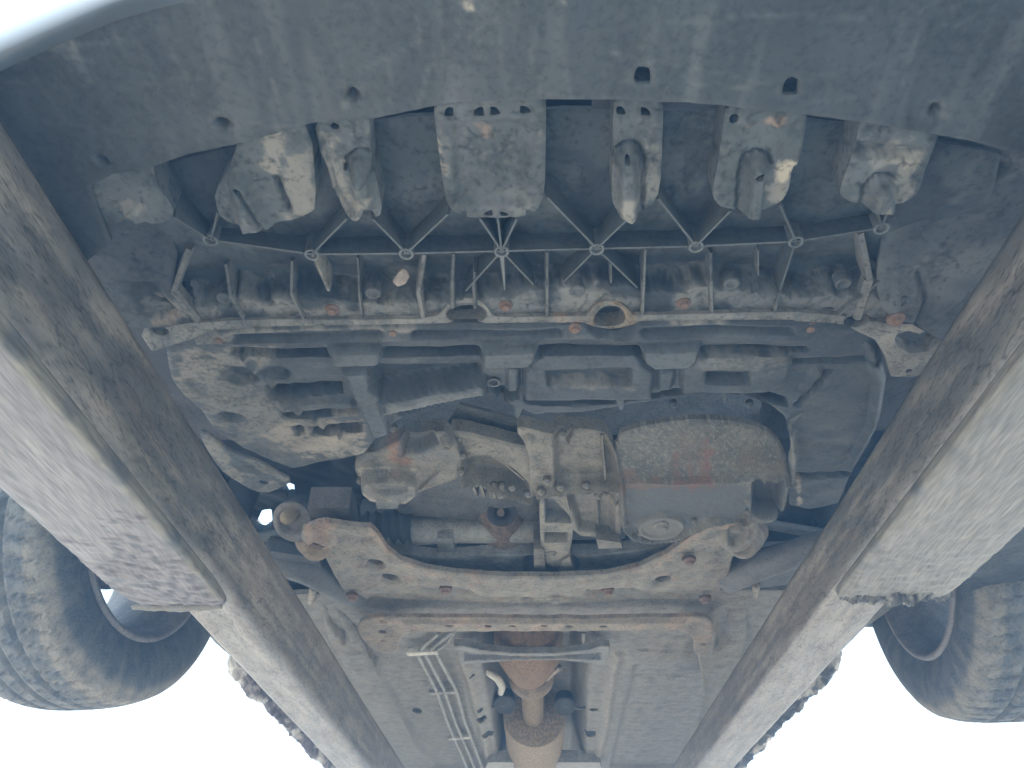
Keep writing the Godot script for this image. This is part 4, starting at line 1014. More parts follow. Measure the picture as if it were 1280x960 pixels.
	# folded flap at the left rear corner
	var fl := Sheet.new(soft(PackedVector2Array([Vector2(-0.4406, -0.8344), Vector2(-0.4274, -0.8462), Vector2(-0.4143, -0.8861), Vector2(-0.3917, -0.9074), Vector2(-0.3685, -0.938), Vector2(-0.3461, -0.9678), Vector2(-0.3679, -0.9881), Vector2(-0.3987, -1.0039), Vector2(-0.4225, -0.9866), Vector2(-0.4383, -0.954), Vector2(-0.4463, -0.9017)]), 1), .578, MUD.lerp(Color(.10, .10, .10), .35), .0026)
	fl.weather(Color(.075, .08, .085), .9, 18, .0, .15, 22).hole([-0.3913, -0.9735, 0.007, 0.0057]).rough(.004, 14.0)
	fl.paint(PackedVector2Array([Vector2(-0.4124, -0.8943), Vector2(-0.3942, -0.9158), Vector2(-0.3923, -0.9485), Vector2(-0.4177, -0.9478), Vector2(-0.4247, -0.9257)]), Color(.06, .065, .07), .9, .006, .003)
	sheet("side_flap", fl, M.dirty, .004, .003)
# ---------------------------------------------------------------- gearbox, engine and oil pan seen through the opening
func engine():
	# dark depths of the engine bay, with the gaps where daylight comes in
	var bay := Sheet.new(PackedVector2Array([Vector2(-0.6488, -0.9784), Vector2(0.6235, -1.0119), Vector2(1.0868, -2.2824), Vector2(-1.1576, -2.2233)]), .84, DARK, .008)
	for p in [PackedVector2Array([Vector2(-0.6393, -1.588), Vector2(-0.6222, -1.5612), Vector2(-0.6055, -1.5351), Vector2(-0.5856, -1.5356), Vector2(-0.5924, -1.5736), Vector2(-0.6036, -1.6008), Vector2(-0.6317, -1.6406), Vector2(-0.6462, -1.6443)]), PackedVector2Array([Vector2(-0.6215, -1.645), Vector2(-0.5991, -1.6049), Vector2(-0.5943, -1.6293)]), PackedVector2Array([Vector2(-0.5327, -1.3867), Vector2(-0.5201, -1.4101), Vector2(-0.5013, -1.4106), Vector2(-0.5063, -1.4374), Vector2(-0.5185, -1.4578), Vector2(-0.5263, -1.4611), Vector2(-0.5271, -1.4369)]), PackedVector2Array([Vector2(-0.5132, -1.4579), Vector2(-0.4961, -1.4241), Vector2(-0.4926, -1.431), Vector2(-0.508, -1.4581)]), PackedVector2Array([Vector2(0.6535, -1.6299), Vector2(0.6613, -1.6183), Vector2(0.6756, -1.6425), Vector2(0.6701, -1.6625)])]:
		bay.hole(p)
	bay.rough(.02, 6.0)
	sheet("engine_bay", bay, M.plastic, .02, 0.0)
	part("engine_block", slab(PackedVector2Array([Vector2(-0.2401, -1.0094), Vector2(0.1329, -0.9746), Vector2(0.3644, -0.9807), Vector2(0.453, -1.2365), Vector2(0.1435, -1.2898), Vector2(-0.232, -1.2185)]), .655, .80, Color(.12, .115, .11)), M.cast)

	# housing at the left end
	var g := Sheet.new(soft(PackedVector2Array([Vector2(-0.2051, -0.9002), Vector2(-0.1796, -0.8809), Vector2(-0.1531, -0.866), Vector2(-0.1213, -0.8573), Vector2(-0.1047, -0.8692), Vector2(-0.0979, -0.8976), Vector2(-0.0962, -0.929), Vector2(-0.1053, -0.9841), Vector2(-0.1317, -0.9998), Vector2(-0.1576, -1.0158), Vector2(-0.1844, -1.0346), Vector2(-0.2343, -1.0235), Vector2(-0.2517, -0.9849), Vector2(-0.2552, -0.9531), Vector2(-0.2449, -0.9229), Vector2(-0.2291, -0.9107), Vector2(-0.2165, -0.91)]), 1), .585, CAST, .0022)
	g.bend(func(_x: float, z: float) -> float: return clampf((z + .84) / .10, 0, 1) * .055)
	g.emb(PackedVector2Array([Vector2(-0.2468, -0.9577), Vector2(-0.222, -0.9495), Vector2(-0.1872, -0.9504), Vector2(-0.1611, -0.9645), Vector2(-0.1626, -0.9966), Vector2(-0.1856, -1.0247), Vector2(-0.2424, -1.0135), Vector2(-0.2526, -0.9895)]), -0.0210, .006)
	g.emb(PackedVector2Array([Vector2(-0.2315, -0.9572), Vector2(-0.1779, -0.9564), Vector2(-0.1763, -0.9791), Vector2(-0.192, -0.9904), Vector2(-0.2315, -0.9846)]), 0.0060, .004)
	g.emb(PackedVector2Array([Vector2(-0.1772, -0.8703), Vector2(-0.126, -0.8563), Vector2(-0.1217, -0.8895), Vector2(-0.1488, -0.9111), Vector2(-0.1818, -0.9186)]), 0.0210, .012)
	g.emb({"l": PackedVector2Array([Vector2(-0.0979, -0.8976), Vector2(-0.0962, -0.929), Vector2(-0.1068, -0.9887)]), "r": .003}, -0.0120, .004)
	g.emb({"l": PackedVector2Array([Vector2(-0.1321, -0.9563), Vector2(-0.1649, -1.006)]), "r": .003}, -0.0150, .006)
	g.emb([-0.1117, -0.8791, 0.01, 0.0157], -0.0120, .005)
	g.emb([-0.112, -0.8818, 0.0044, 0.0059], 0.0090, .003)
	g.weather(Color(.14, .135, .125), .8, 18, .0, .35, 41).weather(MUD, .4, 20, .0, .6, 42)
	g.paint(PackedVector2Array([Vector2(-0.1952, -0.8786), Vector2(-0.1781, -0.883), Vector2(-0.1668, -0.9329), Vector2(-0.1737, -0.9501), Vector2(-0.1916, -0.9453), Vector2(-0.196, -0.9131)]), RUST, .75, .008, .005)
	g.paint(PackedVector2Array([Vector2(-0.1772, -0.8703), Vector2(-0.126, -0.8563), Vector2(-0.1217, -0.8895), Vector2(-0.1488, -0.9111), Vector2(-0.1818, -0.9186)]), Color(.10, .105, .11), .7, .008, .006)
	g.paint({"l": PackedVector2Array([Vector2(-0.2423, -0.9496), Vector2(-0.1859, -0.9445), Vector2(-0.162, -0.9562), Vector2(-0.1636, -0.988), Vector2(-0.1857, -1.0111), Vector2(-0.2375, -1.0026), Vector2(-0.2472, -0.9766), Vector2(-0.2451, -0.9518)]), "r": .0015}, MUD_PALE, .8, .004, .002)
	g.rough(.0015, 20.0)
	var gm := sheet("gearbox_end_cover", g, M.cast, .02, .006)
	bolt(gm, Vector3(-0.1118, 1.698, -0.8808), .006, CAST)
	part("mount_block", slab(PackedVector2Array([Vector2(-0.2469, -1.0312), Vector2(-0.1932, -1.0277), Vector2(-0.1878, -1.0526), Vector2(-0.2036, -1.0572), Vector2(-0.2097, -1.0828), Vector2(-0.2429, -1.0819), Vector2(-0.242, -1.0613), Vector2(-0.2512, -1.056)]), .592, .64, Color(.13, .13, .125)), M.cast)

	# middle case
	var c := Sheet.new(soft(PackedVector2Array([Vector2(-0.1123, -0.8736), Vector2(-0.09, -0.8742), Vector2(-0.0573, -0.8907), Vector2(-0.0239, -0.9075), Vector2(0.0011, -0.9151), Vector2(0.0077, -0.9235), Vector2(0.005, -1.0123), Vector2(0.0097, -1.0664), Vector2(-0.0152, -1.0531), Vector2(-0.0515, -1.0252), Vector2(-0.08, -1.0101), Vector2(-0.1088, -1.0046), Vector2(-0.0996, -0.9207)]), 1), .595, CAST.lerp(PLATE, .3), .0024)
	c.bend(func(_x: float, z: float) -> float: return clampf((z + .86) / .10, 0, 1) * .04)
	c.emb({"l": PackedVector2Array([Vector2(-0.101, -0.9376), Vector2(-0.0569, -0.9345)]), "r": .002}, 0.0090, .004)
	c.emb(PackedVector2Array([Vector2(-0.101, -0.9376), Vector2(-0.0569, -0.9345), Vector2(-0.0254, -0.9657), Vector2(0.0001, -1.0122), Vector2(0.0022, -1.0561), Vector2(-0.0515, -1.0252), Vector2(-0.1038, -1.0024)]), 0.0300, .012)
	c.emb({"l": PackedVector2Array([Vector2(-0.1064, -1.0047), Vector2(-0.0752, -1.0102), Vector2(-0.0274, -1.0404), Vector2(0.0072, -1.0663)]), "r": .004}, -0.0150, .004)
	for e in [[-0.0901, -0.8952, 0.0045, 0.006], [-0.0857, -0.9302, 0.0046, 0.0063], [-0.0068, -0.9054, 0.0057, 0.0081]]:
		c.emb(e, -.006, .003)
	c.weather(Color(.14, .125, .10), .6, 10, .0, .6, 43).weather(MUD_PALE, .3, 18, .0, .6, 44)
	c.rough(.0014, 18.0)
	var cm := sheet("gearbox_case", c, M.cast, .02, .005)
	for p in [Vector3(-0.0012, 1.698, -0.8937), Vector3(-0.0028, 1.692, -1.0468), Vector3(-0.027, 1.692, -1.0265)]:
		bolt(cm, p, .006, PLATE)
	part("cover_plate", bar(Vector3(-0.1063, 1.728, -0.8773), Vector3(-0.0104, 1.728, -0.9237), .05, .006, Color(.12, .115, .105)), M.cast, cm)
	for k in 5:
		part("fin", bar(Vector3(-0.088, 1.7, -1.0194) + Vector3(.012 * k, 0, -.002 * k), Vector3(-0.0834, 1.7, -1.0639) + Vector3(.012 * k, 0, -.002 * k), .006, .05, CAST), M.cast, cm)
	for k in 2:
		part("lug", lathe(Vector3(-0.0548, 1.698, -1.0169) + Vector3(.012 * k, 0, 0), Vector3(0, -.2, -1), PackedVector2Array([Vector2(0, 0), Vector2(0, .005), Vector2(.03, .005), Vector2(.03, 0)]), CAST, 12), M.cast, cm)

	# bell housing: pale clean casting
	var b := Sheet.new(soft(PackedVector2Array([Vector2(-0.0203, -0.8543), Vector2(0.0015, -0.8587), Vector2(0.0324, -0.8748), Vector2(0.1132, -0.8925), Vector2(0.1257, -0.9136), Vector2(0.1324, -0.9538), Vector2(0.1398, -1.0131), Vector2(0.1447, -1.0985), Vector2(0.1531, -1.2126), Vector2(0.1279, -1.2243), Vector2(0.12, -1.1877), Vector2(0.071, -1.1746), Vector2(0.0631, -1.0963), Vector2(0.0391, -1.0395), Vector2(0.0071, -1.0362), Vector2(0.0001, -0.9953), Vector2(-0.0014, -0.9079)]), 1), .588, CAST.lerp(PLATE, .5), .0024)
	b.bend(func(_x: float, z: float) -> float: return clampf((z + .84) / .10, 0, 1) * .03)
	b.emb(PackedVector2Array([Vector2(0.0313, -0.8461), Vector2(0.1092, -0.8595), Vector2(0.137, -1.0083), Vector2(0.0362, -1.0151), Vector2(0.0322, -0.9088)]), 0.0150, .010)
	b.emb({"l": PackedVector2Array([Vector2(0.0071, -1.0326), Vector2(0.0386, -1.0165), Vector2(0.1367, -1.0072)]), "r": .004}, -0.0150, .004)
	b.emb({"l": PackedVector2Array([Vector2(0.0321, -0.9016), Vector2(0.0663, -0.8669)]), "r": .003}, -0.0090, .004)
	b.emb({"l": PackedVector2Array([Vector2(0.1147, -0.878), Vector2(0.1281, -0.9479), Vector2(0.1418, -1.0255), Vector2(0.1485, -1.1172), Vector2(0.1571, -1.2332)]), "r": .004}, -0.0150, .004)
	b.emb(PackedVector2Array([Vector2(0.046, -1.0215), Vector2(0.1309, -1.0238), Vector2(0.1428, -1.1725), Vector2(0.0783, -1.1592), Vector2(0.065, -1.0822)]), 0.0180, .008)
	b.emb({"l": PackedVector2Array([Vector2(0.0462, -1.0312), Vector2(0.1341, -1.0634)]), "r": .003}, -0.0105, .004)
	b.emb({"l": PackedVector2Array([Vector2(0.1022, -1.0303), Vector2(0.1152, -1.1776)]), "r": .004}, -0.0120, .005)
	b.emb({"l": PackedVector2Array([Vector2(0.1242, -1.0308), Vector2(0.1366, -1.1782)]), "r": .003}, -0.0120, .005)
	b.emb({"l": PackedVector2Array([Vector2(0.0446, -0.8663), Vector2(0.0489, -0.9933)]), "r": .0015}, 0.0060, .003)
	for e in [[-0.0001, -0.8789, 0.0088, 0.0138], [0.046, -1.0216, 0.0061, 0.0096]]:
		b.emb(e, -.008, .004)
	b.weather(Color(.15, .135, .11), .5, 12, .0, .6, 45).weather(Color(.40, .35, .28), .4, 9, .0, .6, 46)
	b.paint(PackedVector2Array([Vector2(0.0425, -1.0921), Vector2(0.0707, -1.1706), Vector2(0.0666, -1.2063), Vector2(0.0383, -1.1467)]), Color(.12, .12, .12), .7, .006, .005)
	b.rough(.001, 20.0)
	var bm := sheet("bell_housing", b, M.cast, .02, .004)
	for p in [Vector3(-0.0001, 1.685, -0.8763), Vector3(0.0259, 1.678, -0.985), Vector3(0.0464, 1.678, -1.0042), Vector3(0.1052, 1.685, -1.0422), Vector3(0.0166, 1.678, -1.0153)]:
		bolt(bm, p, .006, PLATE)
	part("flange_foot", slab(PackedVector2Array([Vector2(0.1077, -1.1572), Vector2(0.1482, -1.17), Vector2(0.154, -1.1909), Vector2(0.1139, -1.1929)]), .572, .60, CAST), M.cast, bm)

	for q in [Vector3(0.1247, 1.685, -0.8954), Vector3(0.1331, 1.678, -0.9474), Vector3(0.1389, 1.676, -1.0032), Vector3(0.1449, 1.676, -1.0856), Vector3(0.0842, 1.678, -0.9981), Vector3(0.0473, 1.692, -0.8821)]:
		bolt(bm, q, .0055, CAST)
	for q in [[Vector3(0.0532, 1.683, -1.0275), Vector3(0.0623, 1.683, -1.0833)], [Vector3(0.0651, 1.7, -0.8767), Vector3(0.0565, 1.688, -0.8982)], [Vector3(0.1014, 1.7, -0.8934), Vector3(0.1126, 1.685, -0.9899)]]:
		part("casting_rib", bar(q[0], q[1], .004, .016, CAST.lerp(PLATE, .5)), M.cast, bm)
	for q in [Vector3(-0.0957, 1.694, -0.8892), Vector3(-0.0941, 1.682, -0.9179), Vector3(-0.0991, 1.678, -0.9545), Vector3(-0.1967, 1.68, -1.0205), Vector3(-0.2487, 1.676, -0.9743), Vector3(-0.1866, 1.7, -0.874)]:
		bolt(gm, q, .0055, CAST)
	for q in [[Vector3(-0.0837, 1.713, -0.8838), Vector3(-0.0692, 1.694, -0.9123)], [Vector3(-0.054, 1.694, -0.9252), Vector3(-0.0127, 1.7, -0.9147)], [Vector3(-0.0482, 1.7, -0.9476), Vector3(-0.0083, 1.696, -1.0052)]]:
		part("casting_rib", bar(q[0], q[1], .004, .014, CAST.lerp(PLATE, .3)), M.cast, cm)

	# oil pan: gritty sloping front, smooth flat sump with a big plug
	var o := soft(PackedVector2Array([Vector2(0.1171, -0.8799), Vector2(0.1508, -0.8634), Vector2(0.2035, -0.8522), Vector2(0.2573, -0.8531), Vector2(0.3017, -0.8632), Vector2(0.3372, -0.8832), Vector2(0.3626, -0.9267), Vector2(0.3719, -0.9634), Vector2(0.3882, -1.0645), Vector2(0.3681, -1.0928), Vector2(0.3371, -1.0814), Vector2(0.306, -1.0675), Vector2(0.2809, -1.0773), Vector2(0.258, -1.1034), Vector2(0.2394, -1.1306), Vector2(0.192, -1.1407), Vector2(0.1574, -1.1284), Vector2(0.1382, -1.0814), Vector2(0.132, -0.9938), Vector2(0.1308, -0.9677)]), 1)
	var p := Sheet.new(o, [Vector2(-0.8351, 0.597), Vector2(-0.9012, 0.583), Vector2(-0.9557, 0.568), Vector2(-0.9578, 0.56), Vector2(-1.1518, 0.56)], CAST.lerp(MUD, .3), .0022)
	p.emb(PackedVector2Array([Vector2(0.3161, -0.9575), Vector2(0.365, -0.9543), Vector2(0.3884, -1.0749), Vector2(0.3539, -1.074), Vector2(0.3311, -1.0477)]), 0.0330, .008)
	p.emb({"l": PackedVector2Array([Vector2(0.1431, -1.0816), Vector2(0.1615, -1.1173), Vector2(0.1949, -1.1322), Vector2(0.2356, -1.1221), Vector2(0.2567, -1.0952), Vector2(0.282, -1.0695), Vector2(0.3342, -1.0734), Vector2(0.3313, -1.0377), Vector2(0.3257, -0.9803), Vector2(0.3355, -0.9536), Vector2(0.3707, -0.9589)]), "r": .0042}, -0.0120, .004)
	p.emb({"l": PackedVector2Array([Vector2(0.1196, -0.9169), Vector2(0.132, -0.9595), Vector2(0.1435, -1.0706)]), "r": .005}, -0.0150, .005)
	p.emb({"l": PackedVector2Array([Vector2(0.1481, -0.9553), Vector2(0.3, -0.9615)]), "r": .003}, -0.0060, .005)
	p.emb([0.2028, -1.0842, 0.0373, 0.04], -0.0090, .003).emb([0.2028, -1.0838, 0.0311, 0.032], .004, .003).emb([0.2028, -1.0833, 0.0112, 0.0133], -.006, .003)
	p.weather(Color(.085, .08, .065), .6, 12, -.1, .5, 51).weather(Color(.07, .065, .055), .5, 90, .0, .3, 54).weather(Color(.36, .32, .25), .6, 140, .22, .12, 52).weather(Color(.15, .10, .06), .5, 16, .1, .3, 55)
	var flat := PackedVector2Array([Vector2(0.1404, -0.9709), Vector2(0.1579, -0.9623), Vector2(0.2952, -0.9659), Vector2(0.3142, -0.98), Vector2(0.3262, -1.0476), Vector2(0.3159, -1.0678), Vector2(0.2668, -1.0665), Vector2(0.2362, -1.1083), Vector2(0.1554, -1.1061)])
	p.paint(flat, Color(.13, .127, .12), .85, .004, .004)
	p.paint([0.2028, -1.0842, 0.0373, 0.04], Color(.23, .20, .165), .8, .003, .003)
	p.paint(PackedVector2Array([Vector2(0.1286, -0.9346), Vector2(0.1579, -0.9573), Vector2(0.2387, -0.9639), Vector2(0.2385, -0.8957), Vector2(0.2458, -0.876), Vector2(0.2585, -0.96), Vector2(0.2797, -0.9695), Vector2(0.1362, -0.9702)]), RUST, .55, .010, .008)
	for l in [PackedVector2Array([Vector2(0.2038, -0.9106), Vector2(0.2154, -0.9757)]), PackedVector2Array([Vector2(0.2246, -0.9236), Vector2(0.2359, -0.9808)]), PackedVector2Array([Vector2(0.244, -0.8814), Vector2(0.2584, -0.9768)])]:
		p.paint({"l": l, "r": .003}, Color(.24, .10, .075), .5, .004, .004)
	p.paint(PackedVector2Array([Vector2(0.3161, -0.9575), Vector2(0.365, -0.9543), Vector2(0.3884, -1.0749), Vector2(0.3539, -1.074), Vector2(0.3311, -1.0477)]), Color(.09, .09, .09), .7, .004, .004)
	p.rough(.001, 60.0)
	var pm := sheet("oil_pan", p, M.pan, .008, .005)
	part("drain_plug", lathe(Vector3(0.2013, 1.656, -1.0754), Vector3.DOWN, PackedVector2Array([Vector2(-.01, .012), Vector2(.002, .012), Vector2(.004, .010), Vector2(.005, 0)]), Color(.24, .21, .175), 20), M.cast, pm)
	for q in [Vector3(0.2514, 1.653, -1.0683), Vector3(0.147, 1.653, -1.0761), Vector3(0.1723, 1.653, -1.1065), Vector3(0.2285, 1.653, -1.1052), Vector3(0.328, 1.653, -1.0397)]:
		bolt(pm, q, .0045, CAST)

	# rear engine mount with its bracket
	var a := Sheet.new(PackedVector2Array([Vector2(0.0169, -1.0242), Vector2(0.0388, -1.0248), Vector2(0.0573, -1.0753), Vector2(0.0717, -1.1236), Vector2(0.0705, -1.1983), Vector2(0.0655, -1.263), Vector2(0.0579, -1.2961), Vector2(0.0408, -1.3025), Vector2(0.0262, -1.2818), Vector2(0.0232, -1.2404), Vector2(0.0175, -1.2091), Vector2(0.0146, -1.0951)]), .588, PLATE, .002)
	a.emb(PackedVector2Array([Vector2(0.0219, -1.0489), Vector2(0.0368, -1.0493), Vector2(0.0689, -1.118), Vector2(0.0668, -1.1317), Vector2(0.0251, -1.1279)]), .022, .004)
	a.paint(PackedVector2Array([Vector2(0.0219, -1.0489), Vector2(0.0368, -1.0493), Vector2(0.0689, -1.118), Vector2(0.0668, -1.1317), Vector2(0.0251, -1.1279)]), Color(.12, .12, .12), .8, .002, .002)
	a.emb(PackedVector2Array([Vector2(0.0227, -1.1617), Vector2(0.0626, -1.1627), Vector2(0.0624, -1.2011), Vector2(0.0243, -1.2001)]), .03, .004)
	a.weather(Color(.20, .18, .15), .5, 20, .1, .3, 61)
	var am := sheet("engine_mount_bracket", a, M.plate, .045, .003)
	bolt(am, Vector3(0.037, 1.684, -1.2408), .0085, PLATE)
	for k in 2:
		part("mount_ear", slab([PackedVector2Array([Vector2(0.0051, -1.2107), Vector2(0.0229, -1.2174), Vector2(0.0282, -1.3442), Vector2(0.006, -1.3436)]), PackedVector2Array([Vector2(0.0542, -1.2627), Vector2(0.0677, -1.2437), Vector2(0.0828, -1.3456), Vector2(0.0504, -1.3484)])][k], .583, .63, CAST), M.plate, am)

	# steering rack with its bellows
	var rk := part("steering_rack", tube([Vector3(-0.2796, 1.745, -1.2557), Vector3(-0.2361, 1.745, -1.2568), Vector3(-0.2075, 1.745, -1.2607), Vector3(-0.1494, 1.745, -1.2623), Vector3(0.019, 1.745, -1.2667)], [0.029, 0.0275, 0.0275, 0.0232, 0.0232], Color(.30, .28, .25), 24), M.cast)
	part("rack_tube", tube([Vector3(0.0175, 1.745, -1.2666), Vector3(0.1691, 1.745, -1.2613)], 0.0188, Color(.12, .12, .12), 16), M.cast, rk)
	var bw := PackedVector2Array()
	for k in 25:
		bw.append(Vector2(k * .0042, 0.0246 * (1.0 + .16 * cos(k * PI * .5)) + k * .0002))
	part("bellows", lathe(Vector3(-0.3112, 1.745, -1.2455), Vector3(1, 0, 0), bw, Color(.05, .052, .055), 24), M.rubber, rk)
	part("clamp", slab(PackedVector2Array([Vector2(-0.166, -1.2404), Vector2(-0.1377, -1.2411), Vector2(-0.1389, -1.3228), Vector2(-0.1719, -1.3254)]), .618, .66, Color(.26, .25, .23)), M.cast, rk)
	part("clamp", slab(PackedVector2Array([Vector2(0.1253, -1.2356), Vector2(0.1534, -1.2364), Vector2(0.1633, -1.3205), Vector2(0.1372, -1.3266)]), .618, .66, Color(.26, .25, .23)), M.cast, rk)
	# exhaust down pipe and the parts behind the rack
	part("down_pipe", tube([Vector3(-0.0742, 1.84, -1.1764), Vector3(-0.0583, 1.8, -1.2218), Vector3(-0.0508, 1.765, -1.2629), Vector3(-0.0411, 1.745, -1.3337), Vector3(-0.0219, 1.74, -1.4345)], [.045, .05, .045, .040, .035], Color(.17, .12, .09), 20), M.rust)
	part("pipe_flange", lathe(Vector3(-0.0408, 1.74, -1.3233), Vector3(.05, -1, -.4), PackedVector2Array([Vector2(-.02, 0), Vector2(-.02, .030), Vector2(0, .036), Vector2(.006, .034), Vector2(.008, .015), Vector2(.008, 0)]), Color(.22, .14, .10), 24), M.rust)
	part("exhaust_port", lathe(Vector3(-0.0501, 1.752, -1.2084), Vector3(0, -1, .7), PackedVector2Array([Vector2(0, 0), Vector2(.006, .026), Vector2(.002, .022), Vector2(-.02, .020), Vector2(-.02, 0)]), Color(.05, .045, .045), 20), M.rust)
	part("drive_shaft", tube([Vector3(-0.3142, 1.8, -1.2905), Vector3(-0.2142, 1.8, -1.2806), Vector3(-0.0936, 1.8, -1.2776)], [.024, .018, .018], Color(.08, .08, .08), 16), M.cast)
	part("coolant_hose", tube([Vector3(-0.1444, 1.8, -1.1771), Vector3(-0.1381, 1.78, -1.2133), Vector3(-0.1387, 1.78, -1.2891), Vector3(-0.1385, 1.77, -1.3281)], .012, Color(.04, .042, .046), 12), M.rubber)
	part("heat_shield_panel", slab(PackedVector2Array([Vector2(-0.2342, -1.2085), Vector2(-0.1533, -1.2106), Vector2(-0.18, -1.3592), Vector2(-0.2553, -1.3573)]), .70, .72, Color(.30, .28, .25)), M.cast)
	part("bracket_plate", slab(PackedVector2Array([Vector2(-0.1264, -1.1766), Vector2(-0.0859, -1.1557), Vector2(-0.0896, -1.3226), Vector2(-0.1338, -1.3215)]), .685, .70, Color(.28, .25, .22)), M.cast)

# ---------------------------------------------------------------- subframe, braces
func subframe():
	var o := PackedVector2Array([Vector2(-0.3787, -1.1489), Vector2(-0.3684, -1.1174), Vector2(-0.3434, -1.0985), Vector2(-0.327, -1.0935), Vector2(-0.2836, -1.1056), Vector2(-0.2556, -1.1064), Vector2(-0.2492, -1.1291), Vector2(-0.2403, -1.1887), Vector2(-0.2242, -1.2269), Vector2(-0.1866, -1.2574), Vector2(-0.1319, -1.2723), Vector2(-0.0337, -1.2817), Vector2(0.1353, -1.2828), Vector2(0.1892, -1.2607), Vector2(0.2313, -1.2135), Vector2(0.2593, -1.1598), Vector2(0.2755, -1.1176), Vector2(0.2872, -1.0987), Vector2(0.3292, -1.1025), Vector2(0.3524, -1.1005), Vector2(0.3662, -1.1227), Vector2(0.3728, -1.1687), Vector2(0.3595, -1.2169), Vector2(0.3465, -1.2323), Vector2(0.3549, -1.3162), Vector2(0.358, -1.4089), Vector2(0.3417, -1.4525), Vector2(0.0548, -1.4531), Vector2(-0.2862, -1.4442), Vector2(-0.3296, -1.443), Vector2(-0.351, -1.3787), Vector2(-0.3534, -1.2906), Vector2(-0.3529, -1.1981)])
	var s := Sheet.new(o, .566, PLATE, .0026)
	s.bend(func(x: float, z: float) -> float: return .012 * smoothstep(-1.34, -1.42, z) - .006 * cos(x * 9.0))
	s.emb([-0.346, -1.1447, 0.0287, 0.0349], -.016, .014)
	s.emb([0.3363, -1.1569, 0.0312, 0.0379], -.016, .014)
	s.hole(PackedVector2Array([Vector2(-0.3685, -1.146), Vector2(-0.3488, -1.129), Vector2(-0.3321, -1.147), Vector2(-0.3307, -1.1771), Vector2(-0.3505, -1.1705)]))
	s.emb([0.3329, -1.1359, 0.0166, 0.0258], .014, .006)
	for e in [[-0.2708, -1.2421, 0.0138, 0.0147], [-0.2553, -1.3039, 0.0143, 0.0158], [0.2389, -1.324, 0.0144, 0.0161], [-0.0085, -1.4271, 0.0076, 0.008]]:
		s.emb([e[0], e[1], e[2] * 1.5, e[3] * 1.6], .003, .006)
		s.hole(e)
	for e in [[-0.2527, -1.3851, 0.0075, 0.0062], [-0.1974, -1.3376, 0.0044, 0.0058], [-0.12, -1.3397, 0.0044, 0.0059], [0.1051, -1.3493, 0.0044, 0.0059], [0.1841, -1.3513, 0.0044, 0.0059], [0.242, -1.4059, 0.006, 0.007]]:
		s.hole(e)
	for e in [[-0.1608, -1.3697, 0.0683, 0.0492], [0.1501, -1.3855, 0.0656, 0.0498]]:
		s.emb(e, .012, .022).paint([e[0], e[1] - .006, e[2] * .5, e[3] * .5], Color(.17, .18, .19), .8, .014, .02)
	s.emb([0.0443, -1.3855, 0.0209, 0.023], -.005, .005)
	s.emb({"l": PackedVector2Array([Vector2(-0.3182, -1.3642), Vector2(-0.2644, -1.307)]), "r": .003}, .006, .006)
	s.emb({"l": PackedVector2Array([Vector2(-0.2957, -1.1689), Vector2(-0.2611, -1.2005)]), "r": .002}, -.006, .006)
	s.emb(PackedVector2Array([Vector2(-0.3296, -1.443), Vector2(-0.2911, -1.3802), Vector2(-0.2451, -1.3738), Vector2(0.263, -1.3948), Vector2(0.3203, -1.381), Vector2(0.3417, -1.4525), Vector2(0.0552, -1.4698), Vector2(-0.2888, -1.4607)]), .008, .012)
	s.weather(Color(.21, .195, .17), .5, 7, -.05, .6, 71, Vector2(1, .5)).weather(Color(.34, .30, .25), .5, 9, .0, .6, 72).weather(RUST, .35, 26, .2, .2, 73)
	s.paint({"l": PackedVector2Array([Vector2(-0.3684, -1.1174), Vector2(-0.327, -1.0935), Vector2(-0.2556, -1.1064), Vector2(-0.2413, -1.1948), Vector2(-0.1885, -1.2742), Vector2(-0.0912, -1.2975)]), "r": .004}, RUST_PALE, .5, .008, .006)
	s.paint({"l": PackedVector2Array([Vector2(0.1913, -1.2808), Vector2(0.2339, -1.2325), Vector2(0.2774, -1.1288), Vector2(0.3524, -1.1005)]), "r": .004}, RUST_PALE, .5, .008, .006)
	s.paint(PackedVector2Array([Vector2(-0.365, -1.1035), Vector2(-0.3194, -1.0937), Vector2(-0.3288, -1.1681), Vector2(-0.3556, -1.198), Vector2(-0.3762, -1.182)]), RUST_PALE, .6, .010, .008)
	s.rough(.0012, 10.0)
	var sm := sheet("subframe", s, M.plate, .009, .006)
	for p in [Vector3(-0.1576, 1.665, -1.347), Vector3(0.1415, 1.665, -1.3622), Vector3(0.2673, 1.656, -1.2152), Vector3(0.3287, 1.666, -1.4075), Vector3(-0.3343, 1.662, -1.3687)]:
		bolt(sm, p, .012, RUST_BOLT)
	bolt(sm, Vector3(0.0445, 1.662, -1.3902), .012, PLATE)
	for p in [Vector3(-0.3559, 1.675, -1.1775), Vector3(0.3489, 1.672, -1.1809)]:
		part("bushing_tube", lathe(p, Vector3(.5 if p.x < 0 else -.5, -.55, .6), PackedVector2Array([Vector2(-.05, .026), Vector2(-.006, .027), Vector2(0, .024), Vector2(.002, .018), Vector2(-.004, .010), Vector2(-.004, 0)]), Color(.33, .25, .17) if p.x < 0 else Color(.24, .20, .16), 22), M.plate, sm)
